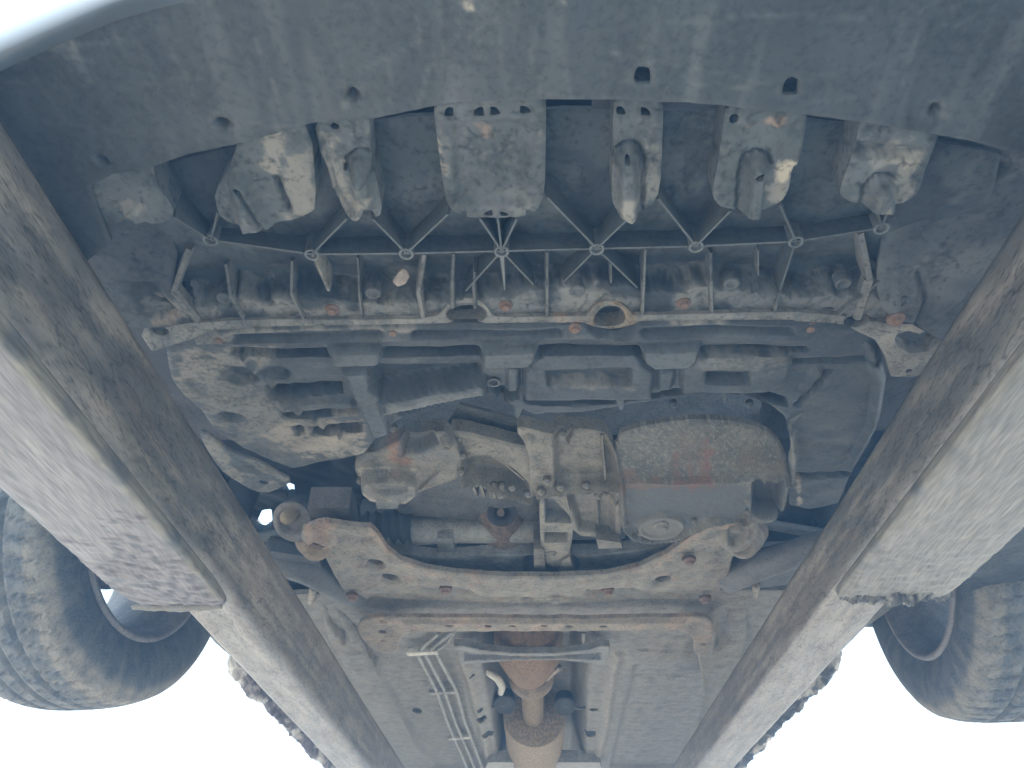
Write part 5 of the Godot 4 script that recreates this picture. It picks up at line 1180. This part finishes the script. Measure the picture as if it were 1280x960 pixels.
	# upper shell of the subframe behind its curved front edge
	var u := Sheet.new(PackedVector2Array([Vector2(-0.279, -1.2446), Vector2(-0.2355, -1.2782), Vector2(-0.1724, -1.2965), Vector2(-0.1358, -1.2941), Vector2(-0.0626, -1.2827), Vector2(0.0239, -1.285), Vector2(0.1175, -1.2875), Vector2(0.1947, -1.2699), Vector2(0.2623, -1.2462), Vector2(0.3097, -1.1988), Vector2(0.3447, -1.3135), Vector2(0.3001, -1.401), Vector2(0.1526, -1.4747), Vector2(-0.039, -1.4819), Vector2(-0.1968, -1.4535), Vector2(-0.2662, -1.3861)]), .605, Color(.27, .265, .25), .003)
	u.hole(soft(PackedVector2Array([Vector2(-0.0139, -1.3041), Vector2(-0.005, -1.2843), Vector2(0.0757, -1.2864), Vector2(0.0914, -1.3136), Vector2(0.0945, -1.3845), Vector2(0.0773, -1.414), Vector2(0, -1.4119), Vector2(-0.015, -1.3816)]), 1))
	u.emb([-0.0563, -1.3458, 0.0328, 0.0495], -.004, .008).weather(Color(.16, .155, .15), .7, 9, -.1, .4, 75)
	sheet("subframe_upper_shell", u, M.cast, .02, .004)
	# lower brace bar with turned-down ends
	var b := Sheet.new(soft(PackedVector2Array([Vector2(-0.3532, -1.5197), Vector2(-0.3341, -1.468), Vector2(-0.3024, -1.4479), Vector2(-0.2563, -1.4532), Vector2(0.0552, -1.4698), Vector2(0.2885, -1.4676), Vector2(0.3245, -1.4602), Vector2(0.3499, -1.4818), Vector2(0.368, -1.5387), Vector2(0.3732, -1.6325), Vector2(0.3716, -1.6828), Vector2(0.3466, -1.677), Vector2(0.335, -1.5836), Vector2(0.3018, -1.537), Vector2(0.2652, -1.5271), Vector2(0.0564, -1.5216), Vector2(-0.1685, -1.5157), Vector2(-0.2414, -1.5316), Vector2(-0.2726, -1.5676), Vector2(-0.2885, -1.6552), Vector2(-0.3306, -1.6592), Vector2(-0.3486, -1.6038)]), 1), .556, PLATE.lerp(RUST_PALE, .15), .0024)
	b.emb(PackedVector2Array([Vector2(-0.2575, -1.4616), Vector2(0.3047, -1.4722), Vector2(0.2896, -1.5189), Vector2(-0.2327, -1.514)]), -0.0075, .006)
	for e in [[-0.1637, -1.4832, 0.0095, 0.0056], [-0.0864, -1.4852, 0.0079, 0.0056], [-0.0391, -1.4865, 0.0079, 0.0056], [0.024, -1.4881, 0.0079, 0.0056], [0.0728, -1.4894, 0.0079, 0.0056], [0.1406, -1.4912, 0.0079, 0.0056]]:
		b.hole(e)
	b.hole([-0.303, -1.5326, 0.0081, 0.009]).hole([-0.2548, -1.5615, 0.0082, 0.0093]).hole([0.3034, -1.5623, 0.0098, 0.0092])
	b.weather(RUST_PALE, .5, 16, .05, .3, 76).rough(.0015, 20.0)
	var bm := sheet("brace_bar", b, M.plate, .008, .004)
	for p in [Vector3(-0.2897, 1.654, -1.4702), Vector3(-0.3095, 1.656, -1.5837), Vector3(0.291, 1.654, -1.4898), Vector3(0.3571, 1.656, -1.6205)]:
		bolt(bm, p, .010, PLATE.lerp(RUST_PALE, .4))

# ---------------------------------------------------------------- floor, tunnel, exhaust
func floor_and_exhaust():
	var o := PackedVector2Array([Vector2(-.74, -1.44), Vector2(.74, -1.44), Vector2(.74, -4.0), Vector2(-.74, -4.0)])
	var f := Sheet.new(o, [Vector2(-1.5204, 0.6), Vector2(-1.7126, 0.62), Vector2(-2.0232, 0.628)], Color(.225, .200, .170), .0075)
	var tun := PackedVector2Array([Vector2(-0.1287, -1.6623), Vector2(-0.1286, -2.1577), Vector2(-0.1312, -2.53), Vector2(-0.1322, -3.1846), Vector2(0.194, -3.1932), Vector2(0.1692, -2.4914), Vector2(0.1484, -2.0943), Vector2(0.1437, -1.6694)])
	tun = PackedVector2Array([tun[0], tun[1], tun[2], tun[3], Vector2(tun[3].x, -4.2), Vector2(tun[4].x, -4.2), tun[4], tun[5], tun[6], tun[7]])
	f.emb(tun, .14, .05)
	# stiffening flanges along the tunnel, stamped beads in the floor
	for l in [PackedVector2Array([Vector2(-0.1751, -1.8658), Vector2(-0.1651, -2.0861), Vector2(-0.1632, -2.4827), Vector2(-0.1637, -3.0885)]), PackedVector2Array([Vector2(0.2065, -1.8758), Vector2(0.2077, -2.0959), Vector2(0.223, -2.4928), Vector2(0.2276, -3.0988)])]:
		f.emb({"l": l, "r": .016}, -.010, .012).paint({"l": l, "r": .012}, Color(.34, .30, .25), .8, .010, .008)
	for l in [PackedVector2Array([Vector2(-0.4108, -1.7241), Vector2(-0.3944, -2.2253), Vector2(-0.3965, -2.779)]), PackedVector2Array([Vector2(0.2578, -1.8488), Vector2(0.3744, -1.8631)]), PackedVector2Array([Vector2(0.2628, -2.0973), Vector2(0.3899, -2.1007)])]:
		f.emb({"l": l, "r": .010}, -.006, .010)
	f.emb(PackedVector2Array([Vector2(0.2501, -1.9665), Vector2(0.4667, -1.9477), Vector2(0.6063, -3.1763), Vector2(0.2766, -3.1676)]), .012, .02)
	f.emb(PackedVector2Array([Vector2(-0.4151, -2.0795), Vector2(-0.2668, -2.0834), Vector2(-0.203, -3.155), Vector2(-0.3829, -3.1502)]), .010, .02)
	f.weather(Color(.28, .255, .22), .5, 4, -.1, .6, 81, Vector2(1, .5)).weather(Color(.20, .19, .18), .4, 9, .1, .4, 82)
	f.paint(PackedVector2Array([Vector2(0.23, -1.966), Vector2(0.4568, -1.9474), Vector2(0.5957, -3.2037), Vector2(0.2484, -3.1946)]), Color(.24, .23, .22), .7, .02, .02)
	for e in [[-0.3485, -2.4155, 0.0144, 0.035], [-0.372, -1.8211, 0.0095, 0.0111], [-0.1577, -2.0391, 0.0083, 0.0099], [-0.1559, -2.3601, 0.0094, 0.0168], [-0.1567, -2.4561, 0.017, 0.0359], [-0.1471, -2.6478, 0.0206, 0.0407], [0.1836, -2.6667, 0.0181, 0.0411], [0.1773, -2.3773, 0.0141, 0.0169]]:
		f.hole(e)
	f.rough(.003, 6.0)
	var fm := sheet("floor_pan", f, M.plate, .01, .003)
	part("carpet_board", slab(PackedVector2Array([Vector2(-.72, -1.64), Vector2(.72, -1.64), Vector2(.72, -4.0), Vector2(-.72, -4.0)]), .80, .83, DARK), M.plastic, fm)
	# outriggers between subframe and floor on both sides
	for k in 2:
		var lg := Sheet.new([PackedVector2Array([Vector2(-0.4152, -1.4084), Vector2(-0.3963, -1.4362), Vector2(-0.3896, -1.5451), Vector2(-0.3842, -1.6974), Vector2(-0.3859, -1.9231), Vector2(-0.4573, -1.9852), Vector2(-0.4556, -1.6955), Vector2(-0.4365, -1.5307)]), PackedVector2Array([Vector2(0.3612, -1.4482), Vector2(0.4149, -1.4302), Vector2(0.4711, -1.67), Vector2(0.4983, -1.8857), Vector2(0.4447, -2.0764), Vector2(0.387, -1.825), Vector2(0.367, -1.6195)])][k], .60, PLATE, .003)
		lg.emb([PackedVector2Array([Vector2(-0.4126, -1.4598), Vector2(-0.4023, -1.51), Vector2(-0.402, -1.6969), Vector2(-0.4303, -1.7486), Vector2(-0.4346, -1.5984)]), PackedVector2Array([Vector2(0.3762, -1.5305), Vector2(0.3998, -1.51), Vector2(0.4462, -1.7193), Vector2(0.4207, -1.8259)])][k], .016, .014)
		lg.hole([[-0.3718, -1.7501, 0.0128, 0.0107], [0.3854, -1.7488, 0.0127, 0.0106]][k])
		lg.weather(Color(.22, .21, .2), .7, 10, -.05, .4, 85).rough(.005, 12.0)
		sheet("floor_outrigger", lg, M.plate, .03, .008)
	# cross plate bolted over the tunnel
	var t := Sheet.new(PackedVector2Array([Vector2(-0.1712, -1.6725), Vector2(-0.1468, -1.6731), Vector2(-0.1153, -1.6999), Vector2(-0.0453, -1.7229), Vector2(0.0472, -1.7253), Vector2(0.1227, -1.7061), Vector2(0.1475, -1.6809), Vector2(0.1684, -1.6814), Vector2(0.1736, -1.7286), Vector2(0.1676, -1.7946), Vector2(0.1364, -1.7938), Vector2(0.0625, -1.7694), Vector2(-0.0466, -1.7721), Vector2(-0.1205, -1.787), Vector2(-0.1686, -1.7915), Vector2(-0.1664, -1.7197)]), .575, Color(.22, .21, .20), .002)
	t.emb(PackedVector2Array([Vector2(-0.1513, -1.7095), Vector2(-0.0458, -1.739), Vector2(0.0475, -1.7415), Vector2(0.1533, -1.7175), Vector2(0.1569, -1.7719), Vector2(0.0622, -1.7583), Vector2(-0.0463, -1.761), Vector2(-0.1559, -1.7692)]), .012, .004)
	t.weather(PLATE, .6, 14, -.1, .4, 88)
	sheet("tunnel_brace", t, M.plate, .014, .003)
	# exhaust: rusty cat, cone, pipe, silencer
	var ex := part("exhaust", lathe(Vector3(-0.0086, 1.755, -1.7172), Vector3(0, .0, -1), PackedVector2Array([Vector2(0, .02), Vector2(.01, 0.0678), Vector2(.05, 0.0788), Vector2(.12, 0.0844), Vector2(.20, 0.0826), Vector2(.27, 0.0717), Vector2(.36, 0.0559), Vector2(.40, 0.0425)]), Color(.235, .135, .068), 36), M.rust)
	part("heat_collar", lathe(Vector3(-0.0037, 1.75, -2.0808), Vector3(0, 0, -1), PackedVector2Array([Vector2(0, .05), Vector2(.02, .062), Vector2(.05, .062), Vector2(.09, .045), Vector2(.14, .032), Vector2(.14, 0)]), Color(.25, .175, .11), 28), M.rust, ex)
	part("pipe", tube([Vector3(-0.0019, 1.755, -2.1449), Vector3(-0.001, 1.755, -2.414), Vector3(0.0004, 1.755, -2.6424)], 0.0334, Color(.27, .185, .11), 20), M.rust, ex)
	part("silencer", lathe(Vector3(0.0034, 1.765, -2.5672), Vector3(.0, 0, -1), PackedVector2Array([Vector2(-.02, 0), Vector2(-.02, .02), Vector2(-.01, 0.0972), Vector2(.005, 0.0972), Vector2(.02, 0.0997), Vector2(.55, 0.0997), Vector2(.60, 0.0872), Vector2(.62, 0)]), Color(.36, .26, .165), 40), M.rust, ex)
	part("flange_edge", tube([Vector3(-0.067, 1.73, -2.0023), Vector3(-0.0294, 1.725, -2.0797), Vector3(0.002, 1.722, -2.112), Vector3(0.0379, 1.725, -2.0678), Vector3(0.0699, 1.73, -1.9931)], .006, Color(.44, .36, .30), 8), M.rust, ex)
	for k in 2:
		var c: Vector3 = [Vector3(-0.0832, 1.74, -2.3566), Vector3(0.0933, 1.74, -2.3779)][k]
		part("rubber_hanger", lathe(c, Vector3(0, -.8, .6), PackedVector2Array([Vector2(-.04, .0), Vector2(-.035, .028), Vector2(0, .032), Vector2(.006, .030), Vector2(.002, .022), Vector2(.002, 0)]), Color(.07, .07, .07), 22), M.rubber, ex)
		part("hanger_hook", tube([c + Vector3(.0, .0, .0), c + Vector3((-.04 if k == 0 else .05), -.004, -.02), c + Vector3((-.07 if k == 0 else .085), .01, -.03)], .005, Color(.14, .14, .14), 8), M.cast, ex)
	part("heat_shield_tab", tube([Vector3(-0.1119, 1.7, -1.9303), Vector3(-0.0884, 1.7, -1.9818), Vector3(-0.0801, 1.71, -2.083), Vector3(-0.0871, 1.715, -2.1574)], [.008, .010, .010, .008], Color(.55, .50, .44), 10), M.plate)
	for k in 2:
		part("tunnel_bracket", bar([Vector3(-0.1081, 1.72, -1.71), Vector3(0.1136, 1.72, -1.7158)][k], [Vector3(-0.1232, 1.71, -1.5871), Vector3(0.1244, 1.71, -1.5936)][k], .03, .02, Color(.25, .24, .22)), M.plate)
		part("shield_rail", bar([Vector3(0.1253, 1.76, -1.8374), Vector3(-0.1485, 1.76, -1.8302)][k], [Vector3(0.1593, 1.77, -2.3894), Vector3(-0.1439, 1.77, -2.3814)][k], .014, .02, Color(.28, .26, .24)), M.plate)
	# brake and fuel lines with their clips
	var bl := [[Vector3(-0.2675, 1.7, -1.7966), Vector3(-0.2575, 1.71, -2.1065), Vector3(-0.2585, 1.712, -2.4621), Vector3(-0.2436, 1.712, -3.1004)], [Vector3(-0.2488, 1.7, -1.7971), Vector3(-0.2362, 1.71, -2.1071), Vector3(-0.2343, 1.712, -2.4627), Vector3(-0.2171, 1.712, -3.1011)], [Vector3(-0.2247, 1.7, -1.7811), Vector3(-0.2044, 1.71, -2.1079), Vector3(-0.2052, 1.712, -2.4635), Vector3(-0.1877, 1.712, -3.1019)]]
	for k in 3:
		var pts: Array = bl[k].duplicate()
		pts.append((pts[3] as Vector3) + ((pts[3] as Vector3) - (pts[2] as Vector3)))
		pts.push_front([Vector3(-0.2452, 1.705, -1.7467), Vector3(-0.2196, 1.705, -1.7473), Vector3(-0.1908, 1.705, -1.7323)][k])
		pts.push_front([Vector3(-0.2085, 1.71, -1.6897), Vector3(-0.1756, 1.71, -1.6806), Vector3(-0.1677, 1.71, -1.6709)][k])
		part("brake_line", tube(pts, .0045, Color(.36, .345, .32), 8), M.plate)
	part("line_clip", bar(Vector3(-0.2905, 1.696, -1.7895), Vector3(-0.2188, 1.696, -1.7803), .02, .012, Color(.62, .58, .50)), M.plate)
	part("line_clip", bar(Vector3(-0.277, 1.705, -2.1318), Vector3(-0.1987, 1.705, -2.1193), .02, .012, Color(.34, .32, .29)), M.plate)
	part("line_clip", bar(Vector3(-0.2712, 1.706, -2.6319), Vector3(-0.2008, 1.706, -2.6131), .02, .012, Color(.5, .47, .42)), M.plate)
	part("rear_crossmember", slab(PackedVector2Array([Vector2(-0.1608, -2.9255), Vector2(0.2299, -2.9358), Vector2(0.2431, -3.0523), Vector2(-0.1782, -3.0412)]), .60, .64, Color(.36, .34, .31)), M.plate)
	# chassis rails that rest on the forks, sills along both sides
	for sd in [-1, 1]:
		part("chassis_rail", slab(PackedVector2Array([Vector2(sd * .41, -3.2), Vector2(sd * .435, -3.2), Vector2(sd * .435, -3.5), Vector2(sd * .41, -3.5)]), .4905, .63, Color(.30, .28, .255)), M.plate)
		var n := noise(91 + sd, 1.0, 4)
		var rr := func(u: float, v: float) -> Vector3:
			var z := lerpf(-1.70, -3.7, u)
			var c := Vector2(.672, .598)
			var an := v * TAU
			var q := Vector2(sin(an) * .020, -cos(an) * .056) * minf(1.0, sqrt(u * 40.0)) + c
			var b := n.get_noise_3d(z * 4.0, q.x * 20.0, q.y * 20.0) * .016 + n.get_noise_3d(z * 18.0, q.x * 50.0, q.y * 50.0) * .012
			return Vector3(sd * (q.x + b * sin(an) * .7), EYE + q.y + b * cos(an) * -1.0, z)
		var rc := func(_u: float, _v: float, p: Vector3) -> Color:
			var m := n.get_noise_3d(p.x * 22.0, p.y * 22.0, p.z * 5.0)
			var w := n.get_noise_3d(p.x * 30.0 + 9.0, p.y * 30.0, p.z * 7.0)
			var base := Color(.17, .135, .14) if sd < 0 else Color(.085, .09, .10)
			base = base.lerp(Color(.33, .24, .25) if sd < 0 else Color(.30, .26, .21), clampf(w * 3.0, 0, 1))
			return base.lerp(Color(.75, .70, .64), clampf(m * 4.0 - .1, 0, 1))
		part("sill", grid(420, 36, rr, rc, false, true, sd < 0), M.dirty)

# ---------------------------------------------------------------- arms, joints
func suspension():
	# left front bushing with its bolt
	var a := part("control_arm", tube([Vector3(-0.4729, 1.7, -1.2483), Vector3(-0.4097, 1.695, -1.2855), Vector3(-0.3393, 1.71, -1.4458)], [.030, .034, .036], Color(.12, .115, .11), 16), M.cast)
	part("bushing", lathe(Vector3(-0.393, 1.7, -1.136), Vector3(-.15, -.75, .65), PackedVector2Array([Vector2(-.04, .018), Vector2(-.012, .034), Vector2(0, .036), Vector2(.004, .033), Vector2(.003, .023), Vector2(-.008, .020), Vector2(-.012, .013), Vector2(-.012, 0)]), Color(.19, .165, .15), 26), M.cast, a)
	part("bushing_bolt", lathe(Vector3(-0.3947, 1.697, -1.1136), Vector3(-.15, -.75, .65), PackedVector2Array([Vector2(-.02, .012), Vector2(.006, .012), Vector2(.006, .007), Vector2(.014, .007), Vector2(.014, 0)]), Color(.33, .25, .16), 12), M.bolt, a)
	part("arm_plate", slab(PackedVector2Array([Vector2(-0.3633, -1.1501), Vector2(-0.3427, -1.1065), Vector2(-0.2915, -1.1132), Vector2(-0.2989, -1.1956), Vector2(-0.3671, -1.215), Vector2(-0.381, -1.2024)]), .612, .64, Color(.105, .10, .10)), M.cast, a)
	part("arm_end", slab(PackedVector2Array([Vector2(-0.3588, -1.0931), Vector2(-0.2918, -1.0948), Vector2(-0.3016, -1.1728), Vector2(-0.372, -1.171)]), .602, .64, Color(.13, .11, .10)), M.cast, a)
	part("arm_web", slab(PackedVector2Array([Vector2(-0.4462, -1.207), Vector2(-0.3711, -1.2408), Vector2(-0.38, -1.3884), Vector2(-0.4651, -1.3127)]), .582, .60, Color(.085, .09, .095)), M.cast, a)
	# right arm
	var b := part("control_arm", tube([Vector3(0.3547, 1.685, -1.3457), Vector3(0.4083, 1.685, -1.2919), Vector3(0.4656, 1.685, -1.2415), Vector3(0.5319, 1.69, -1.1867)], [.030, .026, .024, .024], Color(.17, .16, .15), 16), M.cast)
	part("arm_web", slab(PackedVector2Array([Vector2(0.3545, -1.3547), Vector2(0.4667, -1.2861), Vector2(0.5343, -1.2748), Vector2(0.5151, -1.4138), Vector2(0.3831, -1.4567)]), .602, .62, Color(.10, .10, .10)), M.cast, b)
	part("bushing", lathe(Vector3(0.3856, 1.7, -1.2027), Vector3(.2, -.75, .6), PackedVector2Array([Vector2(-.03, .016), Vector2(0, .022), Vector2(.004, .018), Vector2(.004, 0)]), Color(.17, .13, .11), 20), M.cast, b)
	for k in 2:
		part("stabiliser_link", tube([[Vector3(-0.4135, 1.69, -1.381), Vector3(-0.4434, 1.7, -1.4754)], [Vector3(0.4308, 1.7, -1.4116), Vector3(0.4545, 1.71, -1.5238)]][k], [.008, .007], Color(.33, .28, .22), 12), M.cast)
		part("inner_liner", slab([PackedVector2Array([Vector2(-0.5143, -1.3664), Vector2(-0.428, -1.5026), Vector2(-0.4669, -1.8091), Vector2(-0.6955, -1.8031)]), PackedVector2Array([Vector2(0.4558, -1.5259), Vector2(0.5805, -1.3952), Vector2(0.714, -1.8401), Vector2(0.5045, -1.8346)])][k], .645, .66, Color(.08, .082, .085)), M.dirty)
	var ar := Sheet.new(soft(PackedVector2Array([Vector2(0.6992, -1.2305), Vector2(0.7319, -1.2052), Vector2(0.8602, -1.1833), Vector2(0.8188, -0.9493), Vector2(0.7216, -0.7884), Vector2(0.636, -0.7862), Vector2(0.6243, -0.9441)])), .50, Color(.04, .043, .046), .004)
	ar.emb({"l": PackedVector2Array([Vector2(0.7167, -1.1857), Vector2(0.8468, -1.1584)]), "r": .003}, -.006, .006).weather(PLASTIC_GREY, .6, 8, -.1, .5, 95)
	sheet("arch_liner", ar, M.dirty, .004, .004)
	for sd in [-1, 1]:
		part("wheel_house", slab(PackedVector2Array([Vector2(sd * .34, -.60), Vector2(sd * .66, -.60), Vector2(sd * .64, -.98), Vector2(sd * .36, -.98)]), .66, .70, Color(.06, .062, .066)), M.dirty)
		part("strut", tube([Vector3(sd * .60, EYE + .70, -1.37), Vector3(sd * .57, EYE + 1.15, -1.40)], [.035, .028], Color(.06, .06, .06), 16), M.cast)
		part("tie_rod", tube([Vector3(sd * .36, EYE + .64, -1.22), Vector3(sd * .58, EYE + .62, -1.27)], .010, Color(.10, .10, .10), 12), M.cast)

# ---------------------------------------------------------------- wheels
func wheel(c: Vector3, steer: float, sd: float):
	var w := Node3D.new()
	w.name = "wheel"
	car.add_child(w, true)
	w.position = c - car.position
	w.rotation.y = steer
	var n := noise(101 + int(sd), 1.0, 4)
	var prof := [Vector2(.088, .185), Vector2(.098, .195), Vector2(.106, .215), Vector2(.110, .240), Vector2(.108, .262), Vector2(.103, .278), Vector2(.096, .289), Vector2(.090, .2945)]
	var nv := 72
	var ro := .305
	var prf := func(v: float) -> Vector2:      # v 0..1 from the inner bead over the tread to the outer bead
		var k := v * 40.0
		if k < 7.0:
			return (prof[int(k)] as Vector2).lerp(prof[int(k) + 1], k - int(k)) * Vector2(-1, 1)
		if k > 33.0:
			var q := 40.0 - k
			return (prof[int(q)] as Vector2).lerp(prof[int(q) + 1], q - int(q))
		var t := (k - 7.0) / 26.0 * 2.0 - 1.0
		return Vector2(t * .090, .2945 + (ro - .2945) * (1.0 - pow(absf(t), 3.0)))
	var tread := func(x: float, a: float) -> float:
		var d := 0.0
		for g in [-.034, 0.0, .034]:
			if absf(x - g) < .004:
				d = .007
		var rows := 64.0
		var ph: float = fposmod(a / TAU * rows + absf(x) * 22.0 * (1.0 if x * sd > 0.0 else .6), 1.0)
		if absf(x) > .038 and absf(x) < .092 and ph < .13:
			d = .0045
		elif absf(x) < .030 and absf(x) > .006 and ph < .09:
			d = .004
		return d
	var fp := func(u: float, v: float) -> Vector3:
		var q: Vector2 = prf.call(v)
		var a := u * TAU
		var r := q.y
		if r > .285:
			r -= tread.call(q.x, a)
			r += n.get_noise_2d(a * 30.0, q.x * 90.0) * .0005
		elif r > .225 and r < .25:
			r += .0
		var sx := q.x
		if r < .285 and r > .20:
			sx += signf(q.x) * (.0012 if fposmod(r * 150.0, 1.0) > .75 else 0.0)
		return Vector3(sx, sin(a) * r, cos(a) * r)
	var fc := func(u: float, v: float, p: Vector3) -> Color:
		var q: Vector2 = prf.call(v)
		var a := u * TAU
		var m := n.get_noise_2d(a * 8.0, q.x * 30.0)
		var f := n.get_noise_2d(a * 60.0, q.x * 200.0)
		var c0 := Color(.105, .105, .104)
		c0 = c0.lerp(Color(.25, .225, .185), clampf(.4 + m * .9 + f * .5, 0, 1) * .7)
		if q.y > .275 and absf(q.x) > .072:      # dried mud on the shoulders
			c0 = c0.lerp(Color(.29, .25, .195), clampf(.85 + m * .8 + f * .6, 0, 1) * .85)
		if q.y < .262:
			c0 = Color(.10, .10, .10).lerp(Color(.18, .168, .15), clampf(m * 1.2 + .15, 0, 1))
		return c0
	var ty := MeshInstance3D.new()
	ty.name = "tyre"
	ty.mesh = grid(384, nv, fp, fc, true, false, false)
	ty.material_override = M.rubber
	w.add_child(ty, true)
	# rim: barrel, lips, hub and spokes on the outer side
	var rim_c := Color(.30, .265, .25)
	var add := func(called: String, m: Mesh, mt: Material) -> void:
		var o := MeshInstance3D.new()
		o.name = called
		o.mesh = m
		o.material_override = mt
		w.add_child(o, true)
	var bp := PackedVector2Array()
	for q in [Vector2(-.098, .196), Vector2(-.104, .194), Vector2(-.104, .186), Vector2(-.094, .180), Vector2(-.085, .176), Vector2(-.070, .175), Vector2(-.055, .168), Vector2(-.04, .160), Vector2(.02, .158), Vector2(.05, .166), Vector2(.085, .176), Vector2(.10, .184), Vector2(.104, .196), Vector2(.098, .197), Vector2(.085, .186), Vector2(.02, .170), Vector2(-.04, .170), Vector2(-.085, .188), Vector2(-.098, .196)]:
		bp.append(Vector2(q.x * -sd * -1.0, q.y))
	add.call("rim", lathe(Vector3.ZERO, Vector3.RIGHT, bp, rim_c, 72), M.cast)
	add.call("hub", lathe(Vector3(sd * .055, 0, 0), Vector3(sd, 0, 0), PackedVector2Array([Vector2(-.06, 0), Vector2(-.06, .04), Vector2(0, .055), Vector2(.03, .05), Vector2(.035, .03), Vector2(.035, 0)]), rim_c, 28), M.cast)
	for k in 5:
		var a := k * TAU / 5.0 + (.30 if sd < 0 else .2)
		var d := Vector3(0, sin(a), cos(a))
		var side := Vector3(0, cos(a), -sin(a))
		var sp := func(u: float, v: float) -> Vector3:
			var t := v * TAU
			var r := lerpf(.05, .172, u)
			var wd := lerpf(.022, .014, u) + .010 * pow(u, 4.0)
			return d * r + side * cos(t) * wd + Vector3(sd * (.066 + .012 * u) + sin(t) * .013, 0, 0)
		add.call("spoke", grid(10, 14, sp, Color(.30, .27, .26), false, true, false), M.cast)
	add.call("brake_disc", lathe(Vector3(sd * -.005, 0, 0), Vector3(sd, 0, 0), PackedVector2Array([Vector2(-.01, 0), Vector2(-.01, .095), Vector2(.01, .095), Vector2(.01, 0)]), Color(.15, .11, .09), 40), M.rust)
	add.call("steering_knuckle", tube([Vector3(sd * -.10, -.06, 0), Vector3(sd * -.06, 0, .02), Vector3(sd * -.09, .12, 0)], [.02, .03, .02], Color(.11, .10, .095), 14), M.cast)
	add.call("wheel_nut", lathe(Vector3(sd * .09, 0, 0), Vector3(sd, 0, 0), PackedVector2Array([Vector2(0, .03), Vector2(.004, .03), Vector2(.006, 0)]), Color(.2, .2, .2), 16), M.cast)

# ---------------------------------------------------------------- sides, bonnet and roof above the chassis
func body():
	for sd in [-1, 1]:
		var o := PackedVector2Array([Vector2(-.62, .58), Vector2(-.95, .58)])
		for k in 15:
			var a := PI + k * PI / 14.0
			o.append(Vector2(-1.38 + cos(a) * -.385, .66 - sin(a) * .385))
		o.append_array([Vector2(-1.78, .64), Vector2(-3.55, .64)])
		for k in 15:
			var a := PI + k * PI / 14.0
			o.append(Vector2(-3.93 + cos(a) * -.37, .66 - sin(a) * .37))
		o.append_array([Vector2(-4.32, .60), Vector2(-4.6, .64), Vector2(-4.62, 1.1), Vector2(-1.75, .93), Vector2(-.9, 1.06), Vector2(-.55, 1.0)])
		part("side_panel", slab(o, sd * .705 - .012, sd * .705 + .012, Color(.80, .82, .84), "x"), M.paint)
	var prof := [Vector2(-.34, .86), Vector2(-.6, 1.02), Vector2(-1.0, 1.12), Vector2(-1.6, 1.18), Vector2(-1.75, 1.2)]
	var top := func(pr: Array, hw: float) -> Callable:
		return func(u: float, v: float) -> Vector3:
			var k := u * (pr.size() - 1)
			var i := mini(int(k), pr.size() - 2)
			var q: Vector2 = (pr[i] as Vector2).lerp(pr[i + 1], k - i)
			var x := (v * 2.0 - 1.0) * hw
			return Vector3(x * (1.0 - .25 * clampf((q.x + .75) / .45, 0, 1)), EYE + q.y + .04 * (1.0 - pow(absf(v * 2.0 - 1.0), 3.0)), q.x)
	part("bonnet", grid(24, 16, top.call(prof, .71), Color(.80, .82, .84)), M.paint)
	part("windscreen", grid(8, 12, top.call([Vector2(-1.76, 1.2), Vector2(-2.35, 1.72)], .74), Color(.03, .04, .05)), M.paint)
	part("roof", grid(16, 12, top.call([Vector2(-2.36, 1.73), Vector2(-2.9, 1.80), Vector2(-3.6, 1.76), Vector2(-4.1, 1.66), Vector2(-4.6, 1.2)], .70), Color(.80, .82, .84)), M.paint)
